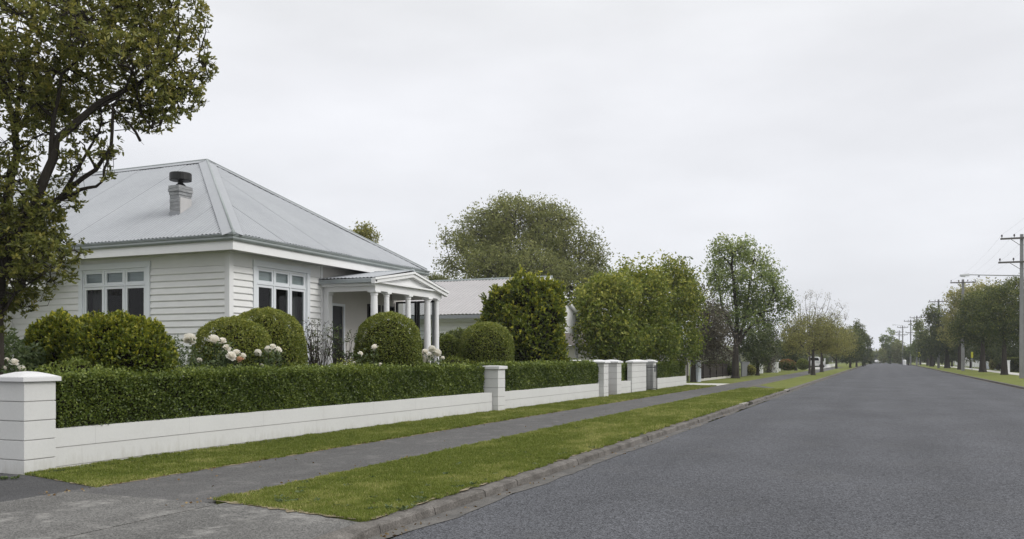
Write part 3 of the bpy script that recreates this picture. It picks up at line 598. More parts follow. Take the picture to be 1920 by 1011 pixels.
a=P3(1075,700,atX(1075,-11.5)); shrub('low_bush','low bush under the white gable, behind the second hedge',[(a[0],a[1],.75,.9,.8,.6),(a[0]-.9,a[1],.8,.7,.7,.6)],'box',den=700,lf=.09,tint0=.3,depthk=.12)
a=P3(865,690,atX(865,-10.2)); shrub('low_bush','low yellow green plant growing up behind the long hedge, left of the square capped pillar',[(a[0]-.2,a[1],.95,.5,.6,.45),(a[0]+.1,a[1]+1,.9,.35,.6,.42)],'gold',den=1300,lf=.055,asp=.35,lump=.12,tint0=.35,depthk=.22)

# ================================================================== ROSES
def bloom_mesh(name,mat,seed):
    r_=random.Random(seed); mb=MB(); 
    for ring,(cnt,rad,tilt,ln,wd) in enumerate(((3,.10,.1,.45,.42),(5,.18,.28,.62,.55),(6,.24,.6,.72,.62),(8,.26,1.0,.8,.62),(8,.22,1.5,.8,.6))):
        for k in range(cnt):
            g_=2*math.pi*(k+.5*(ring%2))/cnt+r_.uniform(-.15,.15); tl=tilt+r_.uniform(-.12,.12); V=[]
            for i in range(4):
                for j in range(4):
                    u=i/3; v=(j/3-.5)*2; w_=wd*(math.sin(math.pi*(.18+.62*u)))*.5
                    r2=rad*.4+math.sin(tl)*u*ln*.62+(.10*v*v*-1)*.6; h_=math.cos(tl)*u*ln*.62+.10-.1*ring*.5
                    if u>.9: r2+=.05+r_.uniform(-.02,.03)
                    x_=r2; y_=v*w_; V.append(((x_*math.cos(g_)-y_*math.sin(g_))*1.0,(x_*math.sin(g_)+y_*math.cos(g_)),h_-.1))
            mb.add(V,[(i*4+j,(i+1)*4+j,(i+1)*4+j+1,i*4+j+1) for i in range(3) for j in range(3)])
    me=bpy.data.meshes.new(name); me.from_pydata(mb.v,[],mb.f); me.materials.append(mat); me.polygons.foreach_set('use_smooth',[True]*len(me.polygons)); me.update(); return me
def petal(name,c):
    m,t_,p,o=nodes(name); p.inputs['Base Color'].default_value=(*c,1); p.inputs['Roughness'].default_value=.6; p.inputs['Specular IOR Level'].default_value=.15
    tr=t_.nodes.new('ShaderNodeBsdfTranslucent'); tr.inputs[0].default_value=(*c,1); mx=t_.nodes.new('ShaderNodeMixShader'); mx.inputs[0].default_value=.45
    t_.links.new(p.outputs[0],mx.inputs[1]); t_.links.new(tr.outputs[0],mx.inputs[2]); t_.links.new(mx.outputs[0],o.inputs[0]); return m
PW=petal('cream_petal',(.93,.90,.83)); PP=petal('peach_petal',(.80,.55,.38)); 
BLM=[bloom_mesh('rose_bloom',PW,k) for k in range(3)]; BLP=bloom_mesh('rose_bloom_peach',PP,9)
def rose(label,blooms,t_,nl=260,h0=.46,spread=.0,basepx=None):
    """blooms: (px,py,diameter px,peach?)"""
    xs=[b[0] for b in blooms]; cx=basepx or sum(xs)/len(xs); t_=atX(cx,t_); bx,by=at(cx,t_)
    th_=thing('rose_bush',label,'rose bush',(bx,by,h0),'cream rose bushes behind the hedge'); st=MB(); P=[];D=[]
    for i,(px,py,dm,pc) in enumerate(blooms):
        tt=t_+((i*37)%7-3)*.06; x,y=at(px,tt); z=zat(py,tt); s_=dm/F*tt*1.0
        st.tube([(bx+(x-bx)*.15,by+(y-by)*.15,h0),(bx+(x-bx)*.7+.02,by+(y-by)*.7,h0+(z-h0)*.6),(x,y,z-s_*.1)],[.008,.006,.004],4)
        o=bpy.data.objects.new('rose_bloom',BLP if pc else BLM[i%3]); col.objects.link(o); o.parent=th_
        o.location=(x-bx,y-by,z-h0); o.scale=(s_,s_,s_*1.3)
        o.rotation_euler=(random.uniform(.3,.9),random.uniform(-.4,.6),random.uniform(0,6)); 
        if pc: o['label']='fading rose bloom with a peach centre'
        n=nl//len(blooms); q=rng.random(n)**.7; base=np.array([bx,by,h0]); tip=np.array([x,y,z-.04])
        p=base+(tip-base)*q[:,None]+rng.normal(0,.09,(n,3))*np.array([1,1,.8]); p[:,0]=np.minimum(p[:,0],-9.86 if bx<-9.9 else -9.5); p[:,2]=np.minimum(p[:,2],z-.03); P.append(p); D.append(rdir(n)+np.array([0,0,.2]))
    st.build('stems',M['twig'],th_); P=np.concatenate(P); D=np.concatenate(D); n=len(P); s_=rng.uniform(.04,.075,n)
    V,Fq,T=leaves(P,D,s_,s_*.62,np.clip(.4+rng.normal(0,.2,n),0,1)); npmesh('leaves',V,Fq,LM['rose'],th_,tint=T)
rose('rose bush with nine large cream blooms, one peach, in front of the lower clipped dome',[(356,635,21,0),(401,637,21,0),(417,639,13,0),(424,653,15,0),(434,667,16,0),(443,661,13,0),(450,673,13,1),(456,667,11,0),(374,675,9,0)],-10.05,nl=1500,basepx=410)
rose('rose bush with four smaller cream blooms right of the nine-bloom one',[(484,661,12,0),(503,654,11,0),(511,650,11,0),(521,657,15,0),(491,685,7,0)],-10.05,nl=900,basepx=500)
rose('rose bush with two white blooms left of the round bush by the porch',[(676,663,9,0),(702,651,12,0),(713,683,6,0),(664,680,5,0)],-9.62,nl=340,basepx=690)
rose('rose bush with clustered white blooms right of the round bush by the porch',[(797,660,12,0),(810,654,12,0),(806,668,12,0),(820,661,14,0),(792,672,12,0),(801,678,9,0),(786,668,9,0),(830,671,7,0)],-9.8,nl=600,basepx=806)
rose('rose bush with pale blooms above the near pillar at the left edge',[(27,679,14,0),(40,692,14,0),(13,674,8,0),(8,690,8,0)],-10.6,nl=420,basepx=20)
# straggly twiggy shrub and green one before the porch
def twiggy(label,px,t_,h_,rad,nst,nl,mat='dark',leaf=.05):
    bx,by=at(px,t_); o=thing('twiggy_shrub',label,'shrub',(bx,by,.46)); st=MB(); P=[]
    for k in range(nst):
        a_=rng.uniform(0,6.28); r_=rad*rng.uniform(.3,1); hh=h_*rng.uniform(.7,1); p0=np.array([bx,by,.46]); tip=p0+np.array([math.cos(a_)*r_,math.sin(a_)*r_,hh])
        m1=p0+(tip-p0)*.4+rng.normal(0,.06,3); m2=p0+(tip-p0)*.7+rng.normal(0,.06,3); st.tube([p0,m1,m2,tip],[.012,.009,.006,.003],4)
        for j in range(5):
            q=(m1,m2,tip)[j%3]; e_=q+np.array([rng.normal(0,.09),rng.normal(0,.09),rng.uniform(.05,.22)]); e_[2]=min(e_[2],.46+h_); st.tube([q,(q+e_)/2+rng.normal(0,.015,3),e_],[.006,.004,.002],3); P+=[q+(e_-q)*f for f in (.5,.7,.85,1)]
    st.build('stems',M['twig'],o); P=np.array(P); P=P[rng.integers(0,len(P),nl)]+rng.normal(0,.02,(nl,3)); s_=rng.uniform(.6,1.2,nl)*leaf
    V,Fq,T=leaves(P,rdir(nl)+np.array([0,0,.3]),s_,s_*.5,np.clip(.5+rng.normal(0,.2,nl),0,1)); npmesh('leaves',V,Fq,LM[mat],o,tint=T)
twiggy('bare stemmed twiggy shrub against the weatherboards, left of the porch door',596,18.2,1.7,.34,42,520)
twiggy('thin leafy shrub in front of the dark porch door',640,19.0,1.6,.28,26,900,'rose')
twiggy('small yellow green plant low in front of the porch wall',655,18.3,.85,.32,24,700,'gold')
# ================================================================== THE WHITE HOUSE
XH=-12.07; YC=13.74; GX=-11.6; GY=13.31; GY2=21.08; ZE=3.78; YR=17.195; XA=-15.82; ZR=6.38; YEND=20.66
H_=thing('white_house','white weatherboard house with a pale grey corrugated hip roof and a columned porch','house',(-15,17,.4))
def mapper(ax,plane):
    """(a along wall, z, out) -> world.  ax 'y': wall faces +X;  ax 'x': wall faces -Y"""
    return (lambda a,z,o:(plane+o,a,z)) if ax=='y' else (lambda a,z,o:(a,plane-o,z))
def lbox(mb,f,a0,a1,z0,z1,o0,o1):
    p=[f(a,z,o) for z in (z0,z1) for a,o in ((a0,o0),(a1,o0),(a1,o1),(a0,o1))]
    return mb.add(p,[(0,1,2,3),(4,5,6,7),(0,1,5,4),(1,2,6,5),(2,3,7,6),(3,0,4,7)])
def siding(mb,f,a0,a1,z0,z1,pitch,holes):
    z=z1
    while z>z0+.01:
        zb=max(z-pitch,z0); runs=[(a0,a1)]
        for h0,h1,k0,k1 in holes:
            if zb<k1-.03 and z>k0+.03:
                nr=[]
                for r0,r1 in runs:
                    if h0<=r0 and h1>=r1: continue
                    if h1<=r0 or h0>=r1: nr.append((r0,r1)); continue
                    if h0>r0: nr.append((r0,h0))
                    if h1<r1: nr.append((h1,r1))
                runs=nr
        for r0,r1 in runs:
            A=[f(r0,zb,-.1),f(r0,zb,.026),f(r0,zb+.012,.03),f(r0,z-.022,.010),f(r0,z-.022,.0),f(r0,z,.0),f(r0,z,-.1)]
            B=[f(r1,zb,-.1),f(r1,zb,.026),f(r1,zb+.012,.03),f(r1,z-.022,.010),f(r1,z-.022,.0),f(r1,z,.0),f(r1,z,-.1)]
            mb.loft(A,B)
        z=zb
fL=mapper('x',YC); fR=mapper('y',XH)
W1=(-16.22,-14.15,.95,3.41); W2=(14.43,16.36,.95,3.42)
wl=MB(); siding(wl,fL,-18.3,XH-.09,.35,3.24,.137,[W1]); wl.build('side_wall',M['siding'],H_)
wr=MB(); siding(wr,fR,YC+.09,16.78,.35,3.24,.137,[W2]); wr.build('street_wall',M['siding'],H_)
mb=MB(); lbox(mb,fL,-18.3,XH-.09,3.243,3.66,-.1,.012); mb.build('frieze',M['siding'],H_)
mb=MB(); lbox(mb,fR,YC+.09,16.78,3.243,3.66,-.1,.014); mb.build('frieze',M['siding'],H_)
# corner boards
MB().box(XH-.088,XH+.036,YC-.036,YC+.088,.35,3.66).build('corner_board',M['white'],H_,bevel=.003)
MB().box(-18.42,-18.3,YC-.04,YC+.06,.35,3.66).build('corner_board',M['white'],H_)
mb=MB(); lbox(mb,fR,16.78,16.86,.35,3.66,-.1,.034); mb.build('corner_board',M['white'],H_)
# wing wall to the left, turned to the street
mb=MB(); siding(mb,mapper('y',-18.32),12.1,YC-.05,.35,3.3,.137,[]); lbox(mb,mapper('y',-18.32),12.1,YC-.05,3.3,3.66,-.1,.01); mb.build('wing_wall',M['siding'],H_)
MB().box(-24,-18.43,12.0,12.1,.35,3.66).box(-24,-23.9,12.1,20.49,.35,3.66).box(-24,-12.2,20.5,20.62,.35,3.66).build('rear_wall',M['siding'],H_)
# porch wall: doorway, plain wall, windows
PY0,PY1=16.95,20.12
pw=MB()
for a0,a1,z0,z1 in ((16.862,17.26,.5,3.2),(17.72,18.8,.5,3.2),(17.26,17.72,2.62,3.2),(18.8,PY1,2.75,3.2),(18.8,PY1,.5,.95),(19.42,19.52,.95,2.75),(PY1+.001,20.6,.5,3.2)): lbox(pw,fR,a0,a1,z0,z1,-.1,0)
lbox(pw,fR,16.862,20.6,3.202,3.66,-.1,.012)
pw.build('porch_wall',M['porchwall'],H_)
mb=MB(); lbox(mb,fR,17.26,17.72,.5,2.62,-.06,-.02); o=mb.build('door',M['door'],H_)
mb=MB(); mb.lathe(XH+.01,17.66,[(.02,1.45),(.03,1.47),(.02,1.49)],8); mb.build('handle',M['metal'],o)
mb=MB(); lbox(mb,fR,17.2,17.258,.5,2.68,0.002,.03); lbox(mb,fR,17.722,17.78,.5,2.68,.002,.03); lbox(mb,fR,17.26,17.72,2.622,2.68,.002,.03); mb.build('door_frame',M['trim'],H_)
def porch_pane(f,a0,a1,z0,z1,name='porch_window'):
    mb=MB()
    for b in ((a0,a0+.045,z0,z1),(a1-.045,a1,z0,z1),(a0+.045,a1-.045,z0,z0+.045),(a0+.045,a1-.045,z1-.045,z1)): lbox(mb,f,*b,-.05,.02)
    o=mb.build(name,M['black'],H_); g_=MB(); g_.add([f(a0+.045,z0+.045,-.02),f(a1-.045,z0+.045,-.02),f(a1-.045,z1-.045,-.02),f(a0+.045,z1-.045,-.02)],[(0,1,2,3)]); g_.build('pane',M['glass'],o); return o
porch_pane(fR,18.8,19.42,.95,2.75); porch_pane(fR,19.52,20.11,.95,2.75)
fP=mapper('x',PY1+.02)
porch_pane(fP,XH+.05,-11.4,.62,2.88,'porch_screen'); porch_pane(fP,-11.36,-10.78,.62,2.88,'porch_screen')
# dark rooms behind the glass
def room(x0,x1,y0,y1,z0,z1,open_):
    mb=MB(); v=[(x0,y0,z0),(x1,y0,z0),(x1,y1,z0),(x0,y1,z0),(x0,y0,z1),(x1,y0,z1),(x1,y1,z1),(x0,y1,z1)]
    fs={'b':(0,3,2,1),'t':(4,5,6,7),'y0':(0,1,5,4),'x1':(1,2,6,5),'y1':(2,3,7,6),'x0':(3,0,4,7)}
    mb.add(v,[q for k,q in fs.items() if k not in open_]); mb.build('room',M['dark'],H_)
room(-16.6,-13.9,YC+.11,16.6,.6,3.5,['y0']); room(-13.8,XH-.11,14.2,16.7,.6,3.5,['x1']); room(-14.5,XH-.11,16.8,20.45,.6,3.5,['x1'])
def window(f,a0,a1,z0,z1,label):
    t_=MB()  # casing
    for b in ((a0,a0+.11,z0+.06,z1-.13,0,.045),(a1-.11,a1,z0+.06,z1-.13,0,.045),(a0-.01,a1+.01,z1-.129,z1,0,.05),(a0-.04,a1+.04,z0,z0+.058,0,.09)): lbox(t_,f,*b)
    i0,i1,zt,zb=a0+.112,a1-.112,z1-.132,z0+.06
    for b in ((i0,i0+.03,zb,zt,-.09,.02),(i1-.03,i1,zb,zt,-.09,.02),(i0+.03,i1-.03,zt-.03,zt,-.09,.02)): lbox(t_,f,*b)
    win=t_.build('window',M['trim'],H_,bevel=.002); win['label']=label
    j0,j1=i0+.031,i1-.031; w_=(j1-j0)/3; ztr=z1-.5
    fr=MB(); gl=MB(); bl=MB()
    lbox(fr,f,j0,j1,ztr,ztr+.035,-.07,.022)
    for k in (1,2): lbox(fr,f,j0+w_*k-.016,j0+w_*k+.016,zb,ztr-.001,-.07,.019); lbox(fr,f,j0+w_*k-.016,j0+w_*k+.016,ztr+.036,zt-.031,-.07,.019)
    for k in range(3):
        s0=j0+w_*k+(.018 if k else .002); s1=j0+w_*(k+1)-(.018 if k<2 else .002)
        for (q0,q1) in ((ztr+.038,zt-.032),(zb+.002,ztr-.006)):
            for b in ((s0,s0+.052,q0,q1),(s1-.052,s1,q0,q1),(s0+.0521,s1-.0521,q0,q0+.05),(s0+.0521,s1-.0521,q1-.05,q1)): lbox(fr,f,*b,-.045,.008)
            gl.add([f(s0+.05,q0+.048,-.02),f(s1-.05,q0+.048,-.02),f(s1-.05,q1-.048,-.02),f(s0+.05,q1-.048,-.02)],[(0,1,2,3)])
        lbox(bl,f,s0+.03,s1-.03,ztr+.03,zt-.02,-.055,-.05)
        for zz in np.arange(ztr+.05,zt-.03,.035): lbox(bl,f,s0+.03,s1-.03,zz,zz+.006,-.0495,-.042)
    fr.build('sash_frame',M['trim'],win); gl.build('pane',M['glass'],win); bl.build('blind',M['blind'],win)
    for c0,c1 in ((j0-.02,j0+.24),(j1-.30,j1+.02)):      # gathered curtains
        cu=MB(); n=26; V=[]
        for i in range(n+1):
            a_=c0+(c1-c0)*i/n; o_=-.24+.022*math.sin(i*1.5); V+=[f(a_,zb,o_),f(a_,ztr+.2,o_)]
        cu.add(V,[(2*i,2*i+2,2*i+3,2*i+1) for i in range(n)])
        cu.build('curtain',M['curtain'],win)
    return win
window(fL,*W1,'three-light casement window on the shaded side wall'); window(fR,*W2,'three-light casement window facing the street')

# ---- roof
def plane_corr(mb,o,e,u_,n_,s0,s1,bot,top,pitch=.10,amp=.017,sub=8):
    """corrugated sheet: o origin on the eave, e unit along eave, u_ unit up-slope, n_ normal; bot(s), top(s) distances up the slope"""
    o,e,u_,n_=map(np.array,(o,e,u_,n_)); N_=int((s1-s0)/pitch*sub); s_=np.linspace(s0,s1,N_+1); V=[];Fc=[]
    for i,s in enumerate(s_):
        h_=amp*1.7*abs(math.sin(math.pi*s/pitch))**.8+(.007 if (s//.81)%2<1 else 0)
        vy_=(1-abs(math.sin(math.pi*s/pitch)))**1.5+(.3 if (s%.81)<.02 else 0)  # painted valley shade, plus a darker line at each sheet lap
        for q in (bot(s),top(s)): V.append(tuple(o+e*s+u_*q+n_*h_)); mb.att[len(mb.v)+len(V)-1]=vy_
    for i in range(N_):
        if top(s_[i])-bot(s_[i])>1e-4 or top(s_[i+1])-bot(s_[i+1])>1e-4: Fc.append((2*i,2*i+2,2*i+3,2*i+1))
    mb.add(V,Fc)
half=YR-GY; rise=ZR-ZE; slen=math.hypot(half,rise); cu_,su_=half/slen,rise/slen
hip=XA-GX   # -4.22
slen2=math.hypot(hip,rise); c2_,s2_=abs(hip)/slen2,rise/slen2
XL=-28.0
roof=MB()
# plane towards -Y; s runs along -X from the street corner
XV=-16.32   # eave jogs forward here: the wing valley
plane_corr(roof,(GX,GY,ZE),(-1,0,0),(0,cu_,su_),(0,-su_,cu_),0,GX-XV,lambda s:0,lambda s:min(1,s/abs(hip))*slen)
plane_corr(roof,(XV,GY,ZE),(-1,0,0),(0,cu_,su_),(0,-su_,cu_),0,9,lambda s:0,lambda s:slen)
# plane towards the street (+X)
Lh=GY2-GY
plane_corr(roof,(GX,GY,ZE),(0,1,0),(-c2_,0,s2_),(s2_,0,c2_),0,Lh,lambda s:0,lambda s:min(s,Lh-s)/(Lh/2)*slen2)
# rear plane
plane_corr(roof,(GX,GY2,ZE),(-1,0,0),(0,-cu_,su_),(0,su_,cu_),0,14,lambda s:0,lambda s:min(1,s/abs(hip))*slen,sub=2)
# wing plane facing the street
WX=XV-half
WD=1.35; kk_=slen/half      # small hipped wing: its street side, its front and its far side
plane_corr(roof,(XV,GY,ZE),(0,-1,0),(-cu_,0,su_),(su_,0,cu_),0,WD,lambda s:0,lambda s:kk_*(WD-s),sub=4)
plane_corr(roof,(XV,GY,ZE),(0,1,0),(-cu_,0,su_),(su_,0,cu_),0,WD,lambda s:kk_*s,lambda s:kk_*WD,sub=4)
plane_corr(roof,(XV,GY-WD,ZE),(-1,0,0),(0,cu_,su_),(0,-su_,cu_),0,2*WD,lambda s:0,lambda s:kk_*min(s,2*WD-s),sub=4)
roof.add([(XV-2*WD,GY-WD,ZE),(XV-2*WD,GY,ZE),(XV-WD,GY+WD,ZE+rise/half*WD),(XV-WD,GY,ZE+rise/half*WD)],[(0,1,2,3)])
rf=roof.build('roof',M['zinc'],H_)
# flashings: flat aprons beside hips and ridge, a round cap on top
fl=MB()
def strip(p0,p1,d_,wd,th=.004):
    p0,p1,d_=Vector(p0),Vector(p1),Vector(d_).normalized(); fl.add([p0,p1,p1+d_*wd,p0+d_*wd],[(0,1,2,3)])
up=.045
n1=Vector((0,-su_,cu_)); n2=Vector((s2_,0,c2_)); A_=Vector((XA,YR,ZR)); E_=Vector((GX,GY,ZE)); E2=Vector((GX,GY2,ZE))
hd=(A_-E_).normalized(); in1=n1.cross(hd)
if in1.x>0: in1=-in1
in2=n2.cross(hd); 
if in2.y<0: in2=-in2
fl.add([E_+n1*up,A_+n1*up,A_+n1*up+in1*.2,E_+n1*up+in1*.2],[(0,1,2,3)])
fl.add([E_+n2*up,A_+n2*up,A_+n2*up+in2*.2,E_+n2*up+in2*.2],[(0,1,2,3)])
hd2=(A_-E2).normalized(); in3=n2.cross(hd2)
if in3.y>0: in3=-in3
fl.add([E2+n2*up,A_+n2*up,A_+n2*up+in3*.2,E2+n2*up+in3*.2],[(0,1,2,3)])
fl.add([A_+n1*up,Vector((XL,YR,ZR))+n1*up,Vector((XL,YR,ZR))+n1*up-Vector((0,cu_,su_))*.17,A_+n1*up-Vector((0,cu_,su_))*.17],[(0,1,2,3)])
fl.build('ridge_flashing',M['flash'],rf)
rc=MB()
for a_,b_ in ((E_,A_),(E2,A_),(A_,Vector((XL,YR,ZR)))): rc.tube([a_+Vector((0,0,.045)),b_+Vector((0,0,.045))],.026,8)
rc.tube([E_+Vector((.02,-.02,-.02)),E_+Vector((.02,-.02,.08))],[.06,.03],6)
rc.build('ridge_cap',M['gutter'],rf,smooth=True)
# gutters + fascias + soffit
def gutter_run(g1,g2,m_in=None):
    pass
def profile_run(name,mat,pts,corners,z):
    """extrude a profile (out,z) round a list of plan corners [(x,y,outx,outy)]"""
    mb=MB(); ring=[]
    for (x,y,ox,oy) in corners: ring.append([(x+ox*o,y+oy*o,z+h) for o,h in pts])
    k=len(pts)
    for i in range(len(ring)-1): mb.loft(ring[i],ring[i+1])
    return mb.build(name,mat,H_)
cor=[(XV,9.8,1,0),(XV,GY,1,-1),(GX,GY,1,-1),(GX,GY2,1,1),(-24,GY2,0,1)]
cor=[(-24,GY,0,-1),(XV-2*WD,GY,-1,-1)],[(XV-2*WD,GY,-1,-1),(XV-2*WD,GY-WD,-1,-1),(XV,GY-WD,1,-1),(XV,GY,1,-1)] ,[(XV,GY,1,-1),(GX,GY,1,-1),(GX,GY2,1,1),(-24,GY2,0,1)]
for c_ in cor:
    profile_run('gutter',M['gutter'],[(0,-.12),(.035,-.125),(.055,-.09),(.045,-.05),(.06,-.04),(.062,-.015),(0,-.015)],c_,ZE)
    profile_run('gutter_lip',M['gutterline'],[(.052,-.013),(.074,-.013),(.074,.004),(.052,.004)],c_,ZE)
    profile_run('fascia',M['white'],[(-.03,-.30),(-.004,-.30),(-.004,-.06),(-.03,-.06)],c_,ZE)
MB().add([(XV-.031,GY-WD+.03,ZE-.27),(XV-.031,GY+.031,ZE-.27),(XV-2*WD+.03,GY+.031,ZE-.27),(XV-2*WD+.03,GY-WD+.03,ZE-.27)],[(0,1,2,3)]).add([(-24,GY+.031,ZE-.268),(GX-.031,GY+.031,ZE-.268),(GX-.031,GY2-.031,ZE-.268),(-24,GY2-.031,ZE-.268)],[(0,1,2,3)]).build('soffit',M['soffit'],H_)
# hood over the side window of the wing
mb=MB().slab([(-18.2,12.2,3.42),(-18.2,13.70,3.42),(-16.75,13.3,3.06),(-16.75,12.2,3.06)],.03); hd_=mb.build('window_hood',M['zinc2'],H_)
MB().box(-16.8,-16.74,12.2,13.3,2.86,3.03).box(-18.2,-16.8,13.24,13.3,2.86,3.0).build('hood_fascia',M['white'],hd_)
# ---- chimney
cx0,cx1,cy0,cy1=-14.16,-13.9,14.27,14.63
ch=MB()
z=3.9
k=0
while z<4.88:
    j=.003*(k%2); ch.box(cx0-j,cx1+j,cy0-j,cy1+j,z,z+.068); ch.box(cx0+.004,cx1-.004,cy0+.004,cy1-.004,z+.068,z+.076); z+=.076; k+=1
for k,ov in enumerate((.012,.028,.02)): ch.box(cx0-ov,cx1+ov,cy0-ov,cy1+ov,z,z+.062); ch.box(cx0,cx1,cy0,cy1,z+.062,z+.07); z+=.07
CH=ch.build('chimney',M['brick'],rf)
MB().box(cx1+.005,cx1+.018,cy0+.02,cy1-.01,4.2,4.83).build('plaster_face',M['plaster'],CH)
MB().box(cx0-.012,cx1+.022,cy0-.016,cy0-.005,4.02,4.52).build('flashing',M['lead'],CH)
mb=MB(); cx_,cy_=(cx0+cx1)/2,(cy0+cy1)/2
mb.lathe(cx_,cy_,[(.13,z),(.09,z+.04),(.055,z+.07),(.055,z+.12),(.10,z+.125)],16)
mb.lathe(cx_,cy_,[(.10,z+.115),(.225,z+.122),(.23,z+.13),(.23,z+.27),(.222,z+.285),(.1,z+.29)],24)
mb.build('cowl',M['black'],CH,smooth=False)
# ---- porch
PX=-10.7; G0,G1=16.80,20.05; PA,PB=G0+.08,G1+.06
fl_=MB().box(XH+.01,PX+.14,PA,PB,.1,.6).box(PX+.16,PX+.5,17.5,19.4,.1,.38); fl_.build('porch_floor',M['whitecon'],H_)
# beams
MB().box(XH+.02,PX+.08,PA,PA+.16,2.91,3.08).box(PX-.08,PX+.08,PA+.161,PB-.14,2.91,3.08).box(XH+.02,PX+.08,PB-.139,PB,2.91,3.08).build('porch_beam',M['white'],H_)
pg=MB().add([(XH+.02,PA,3.09),(PX+.09,PA,3.09),(PX+.09,PB,3.09),(XH+.02,PB,3.09)],[(0,1,2,3)]); pg.build('porch_ceiling',M['soffit'],H_)
YP=18.43; ZP=3.47; ZG=3.18; XF=PX+.2
# porch roof: two corrugated slopes with the ridge running out from the wall
pr=MB(); hl=YP-G0; rs=ZP-ZG; sl_=math.hypot(hl,rs); c3,s3=hl/sl_,rs/sl_
plane_corr(pr,(XH,G0-.08,ZG),(1,0,0),(0,c3,s3),(0,-s3,c3),0,XF-XH,lambda s:0,lambda s:sl_*(hl+.08)/hl,sub=4)
hl2=G1+.1-YP; rs2=ZP-3.14; sl2=math.hypot(hl2,rs2)
plane_corr(pr,(XH,G1+.1,3.14),(1,0,0),(0,-hl2/sl2,rs2/sl2),(0,rs2/sl2,hl2/sl2),0,XF-XH,lambda s:0,lambda s:sl2,sub=4)
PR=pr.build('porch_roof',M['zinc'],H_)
MB().tube([(XH,YP,ZP+.02),(XF+.02,YP,ZP+.02)],.04,8).build('ridge_cap',M['gutterline'],PR)
MB().box(XH+.02,PX+.2,G0-.10,G0-.02,ZG-.10,ZG).build('porch_gutter',M['gutterline'],H_,bevel=.012)
MB().box(XH+.02,PX+.1,G0-.018,PA-.005,ZG-.16,ZG-.01).box(XH+.02,PX+.08,PA-.004,PA+.15,3.081,ZG-.02).build('porch_fascia',M['white'],H_)
# pediment: tympanum, raking boards, bottom cornice
pd=MB()
pd.loft([(PX+.06,PA,3.081),(PX+.06,PB,3.081),(PX+.06,YP,ZP-.05)],[(PX+.085,PA,3.081),(PX+.085,PB,3.081),(PX+.085,YP,ZP-.05)])
def rake(y0,z0,y1,z1,x0,x1,h): pd.loft([(x0,y0,z0-h),(x1,y0,z0-h),(x1,y0,z0),(x0,y0,z0)],[(x0,y1,z1-h),(x1,y1,z1-h),(x1,y1,z1),(x0,y1,z1)])
rake(G0-.12,ZG-.005,YP,ZP-.012,PX+.1,XF,.12); rake(G1+.18,3.10,YP,ZP-.013,PX+.1,XF-.002,.12)
rake(G0-.14,ZG+.005,YP,ZP+.0,XF+.001,XF+.03,.05); rake(G1+.2,3.11,YP,ZP+.001,XF+.002,XF+.031,.05)
pd.box(PX+.086,PX+.17,PA-.02,PB+.04,3.082,3.12)
pd.build('pediment',M['white'],H_)
def column(x,y,r):
    mb=MB(); mb.lathe(x,y,[(r*1.25,.6),(r*1.25,.66),(r*1.08,.70),(r*1.06,.75),(r*1.05,1.2),(r*.98,1.9),(r*.86,2.78),(r*.86,2.80),(r*.98,2.81),(r*.98,2.83),(r*.88,2.835),(r*1.0,2.85),(r*1.12,2.87)],24)
    mb.box(x-r*1.22,x+r*1.22,y-r*1.22,y+r*1.22,2.872,2.908); mb.build('column',M['white'],H_)
for yy,rr_ in ((16.96,.09),(17.5,.072),(18.5,.072),(19.48,.088),(19.98,.062)): column(PX,yy,rr_)
mb=MB(); mb.box(XH+.002,XH+.17,PA,PA+.16,.6,2.84).box(XH+.002,XH+.19,PA-.02,PA+.18,2.842,2.908); mb.build('pilaster',M['white'],H_,bevel=.004)
# downpipe at the right porch corner
MB().tube([(PX-.2,PB+.05,3.0),(PX-.2,PB+.06,.6)],.035,8).build('downpipe',M['flash'],H_)

# ================================================================== SECOND HOUSE
G2=thing('gabled_house','white gabled house with a pale corrugated roof, half hidden by the tall garden shrub','house',(-15,34,.4))
hy0,hy1,hym=28.4,36.8,32.6; hz0,hzr=2.97,4.62; hx=-12.4
r2=MB(); hh=hym-hy0; rs=hzr-hz0; q=math.hypot(hh,rs)
plane_corr(r2,(hx+.15,hy0,hz0),(-1,0,0),(0,hh/q,rs/q),(0,-rs/q,hh/q),0,14,lambda s:0,lambda s:q,pitch=.15,amp=.02,sub=4)
plane_corr(r2,(hx+.15,hy1,hz0),(-1,0,0),(0,-hh/q,rs/q),(0,rs/q,hh/q),0,14,lambda s:0,lambda s:q,pitch=.15,amp=.02,sub=4)
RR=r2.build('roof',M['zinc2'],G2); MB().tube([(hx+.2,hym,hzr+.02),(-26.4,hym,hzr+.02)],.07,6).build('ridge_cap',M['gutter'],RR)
mb=MB(); siding(mb,mapper('x',hy0+.5),-26,hx-1.0,.3,2.75,.16,[]); mb.build('side_wall',M['siding'],G2)
gp_=((hy0+.5,2.851),(hy1-.5,2.851),(hy1-.1,hz0-.01),(hym,hzr-.04),(hy0+.1,hz0-.01)); mb=MB(); mb.loft([(hx-.05,a_,b_) for a_,b_ in gp_],[(hx+.04,a_,b_) for a_,b_ in gp_]); mb.build('gable',M['white'],G2)
mb=MB()
for y_,s_ in ((hy0,1),(hy1,-1)): mb.loft([(hx+.05,y_-.1*s_,hz0-.1),(hx+.17,y_-.1*s_,hz0-.1),(hx+.17,y_-.1*s_,hz0+.03),(hx+.05,y_-.1*s_,hz0+.03)],[(hx+.05,hym,hzr-.08),(hx+.17,hym,hzr-.08),(hx+.17,hym,hzr+.05),(hx+.05,hym,hzr+.05)])
mb.build('bargeboard',M['white'],G2)
MB().box(-26,hx+.1,hy0-.08,hy0-.005,hz0-.14,hz0-.01).build('gutter',M['flash'],G2)
MB().box(hx-.08,hx+.06,hy0+.5,hy1-.5,2.45,2.849).box(-26,hx-.9,hy0+.38,hy0+.48,2.72,2.94).build('verandah_beam',M['white'],G2)
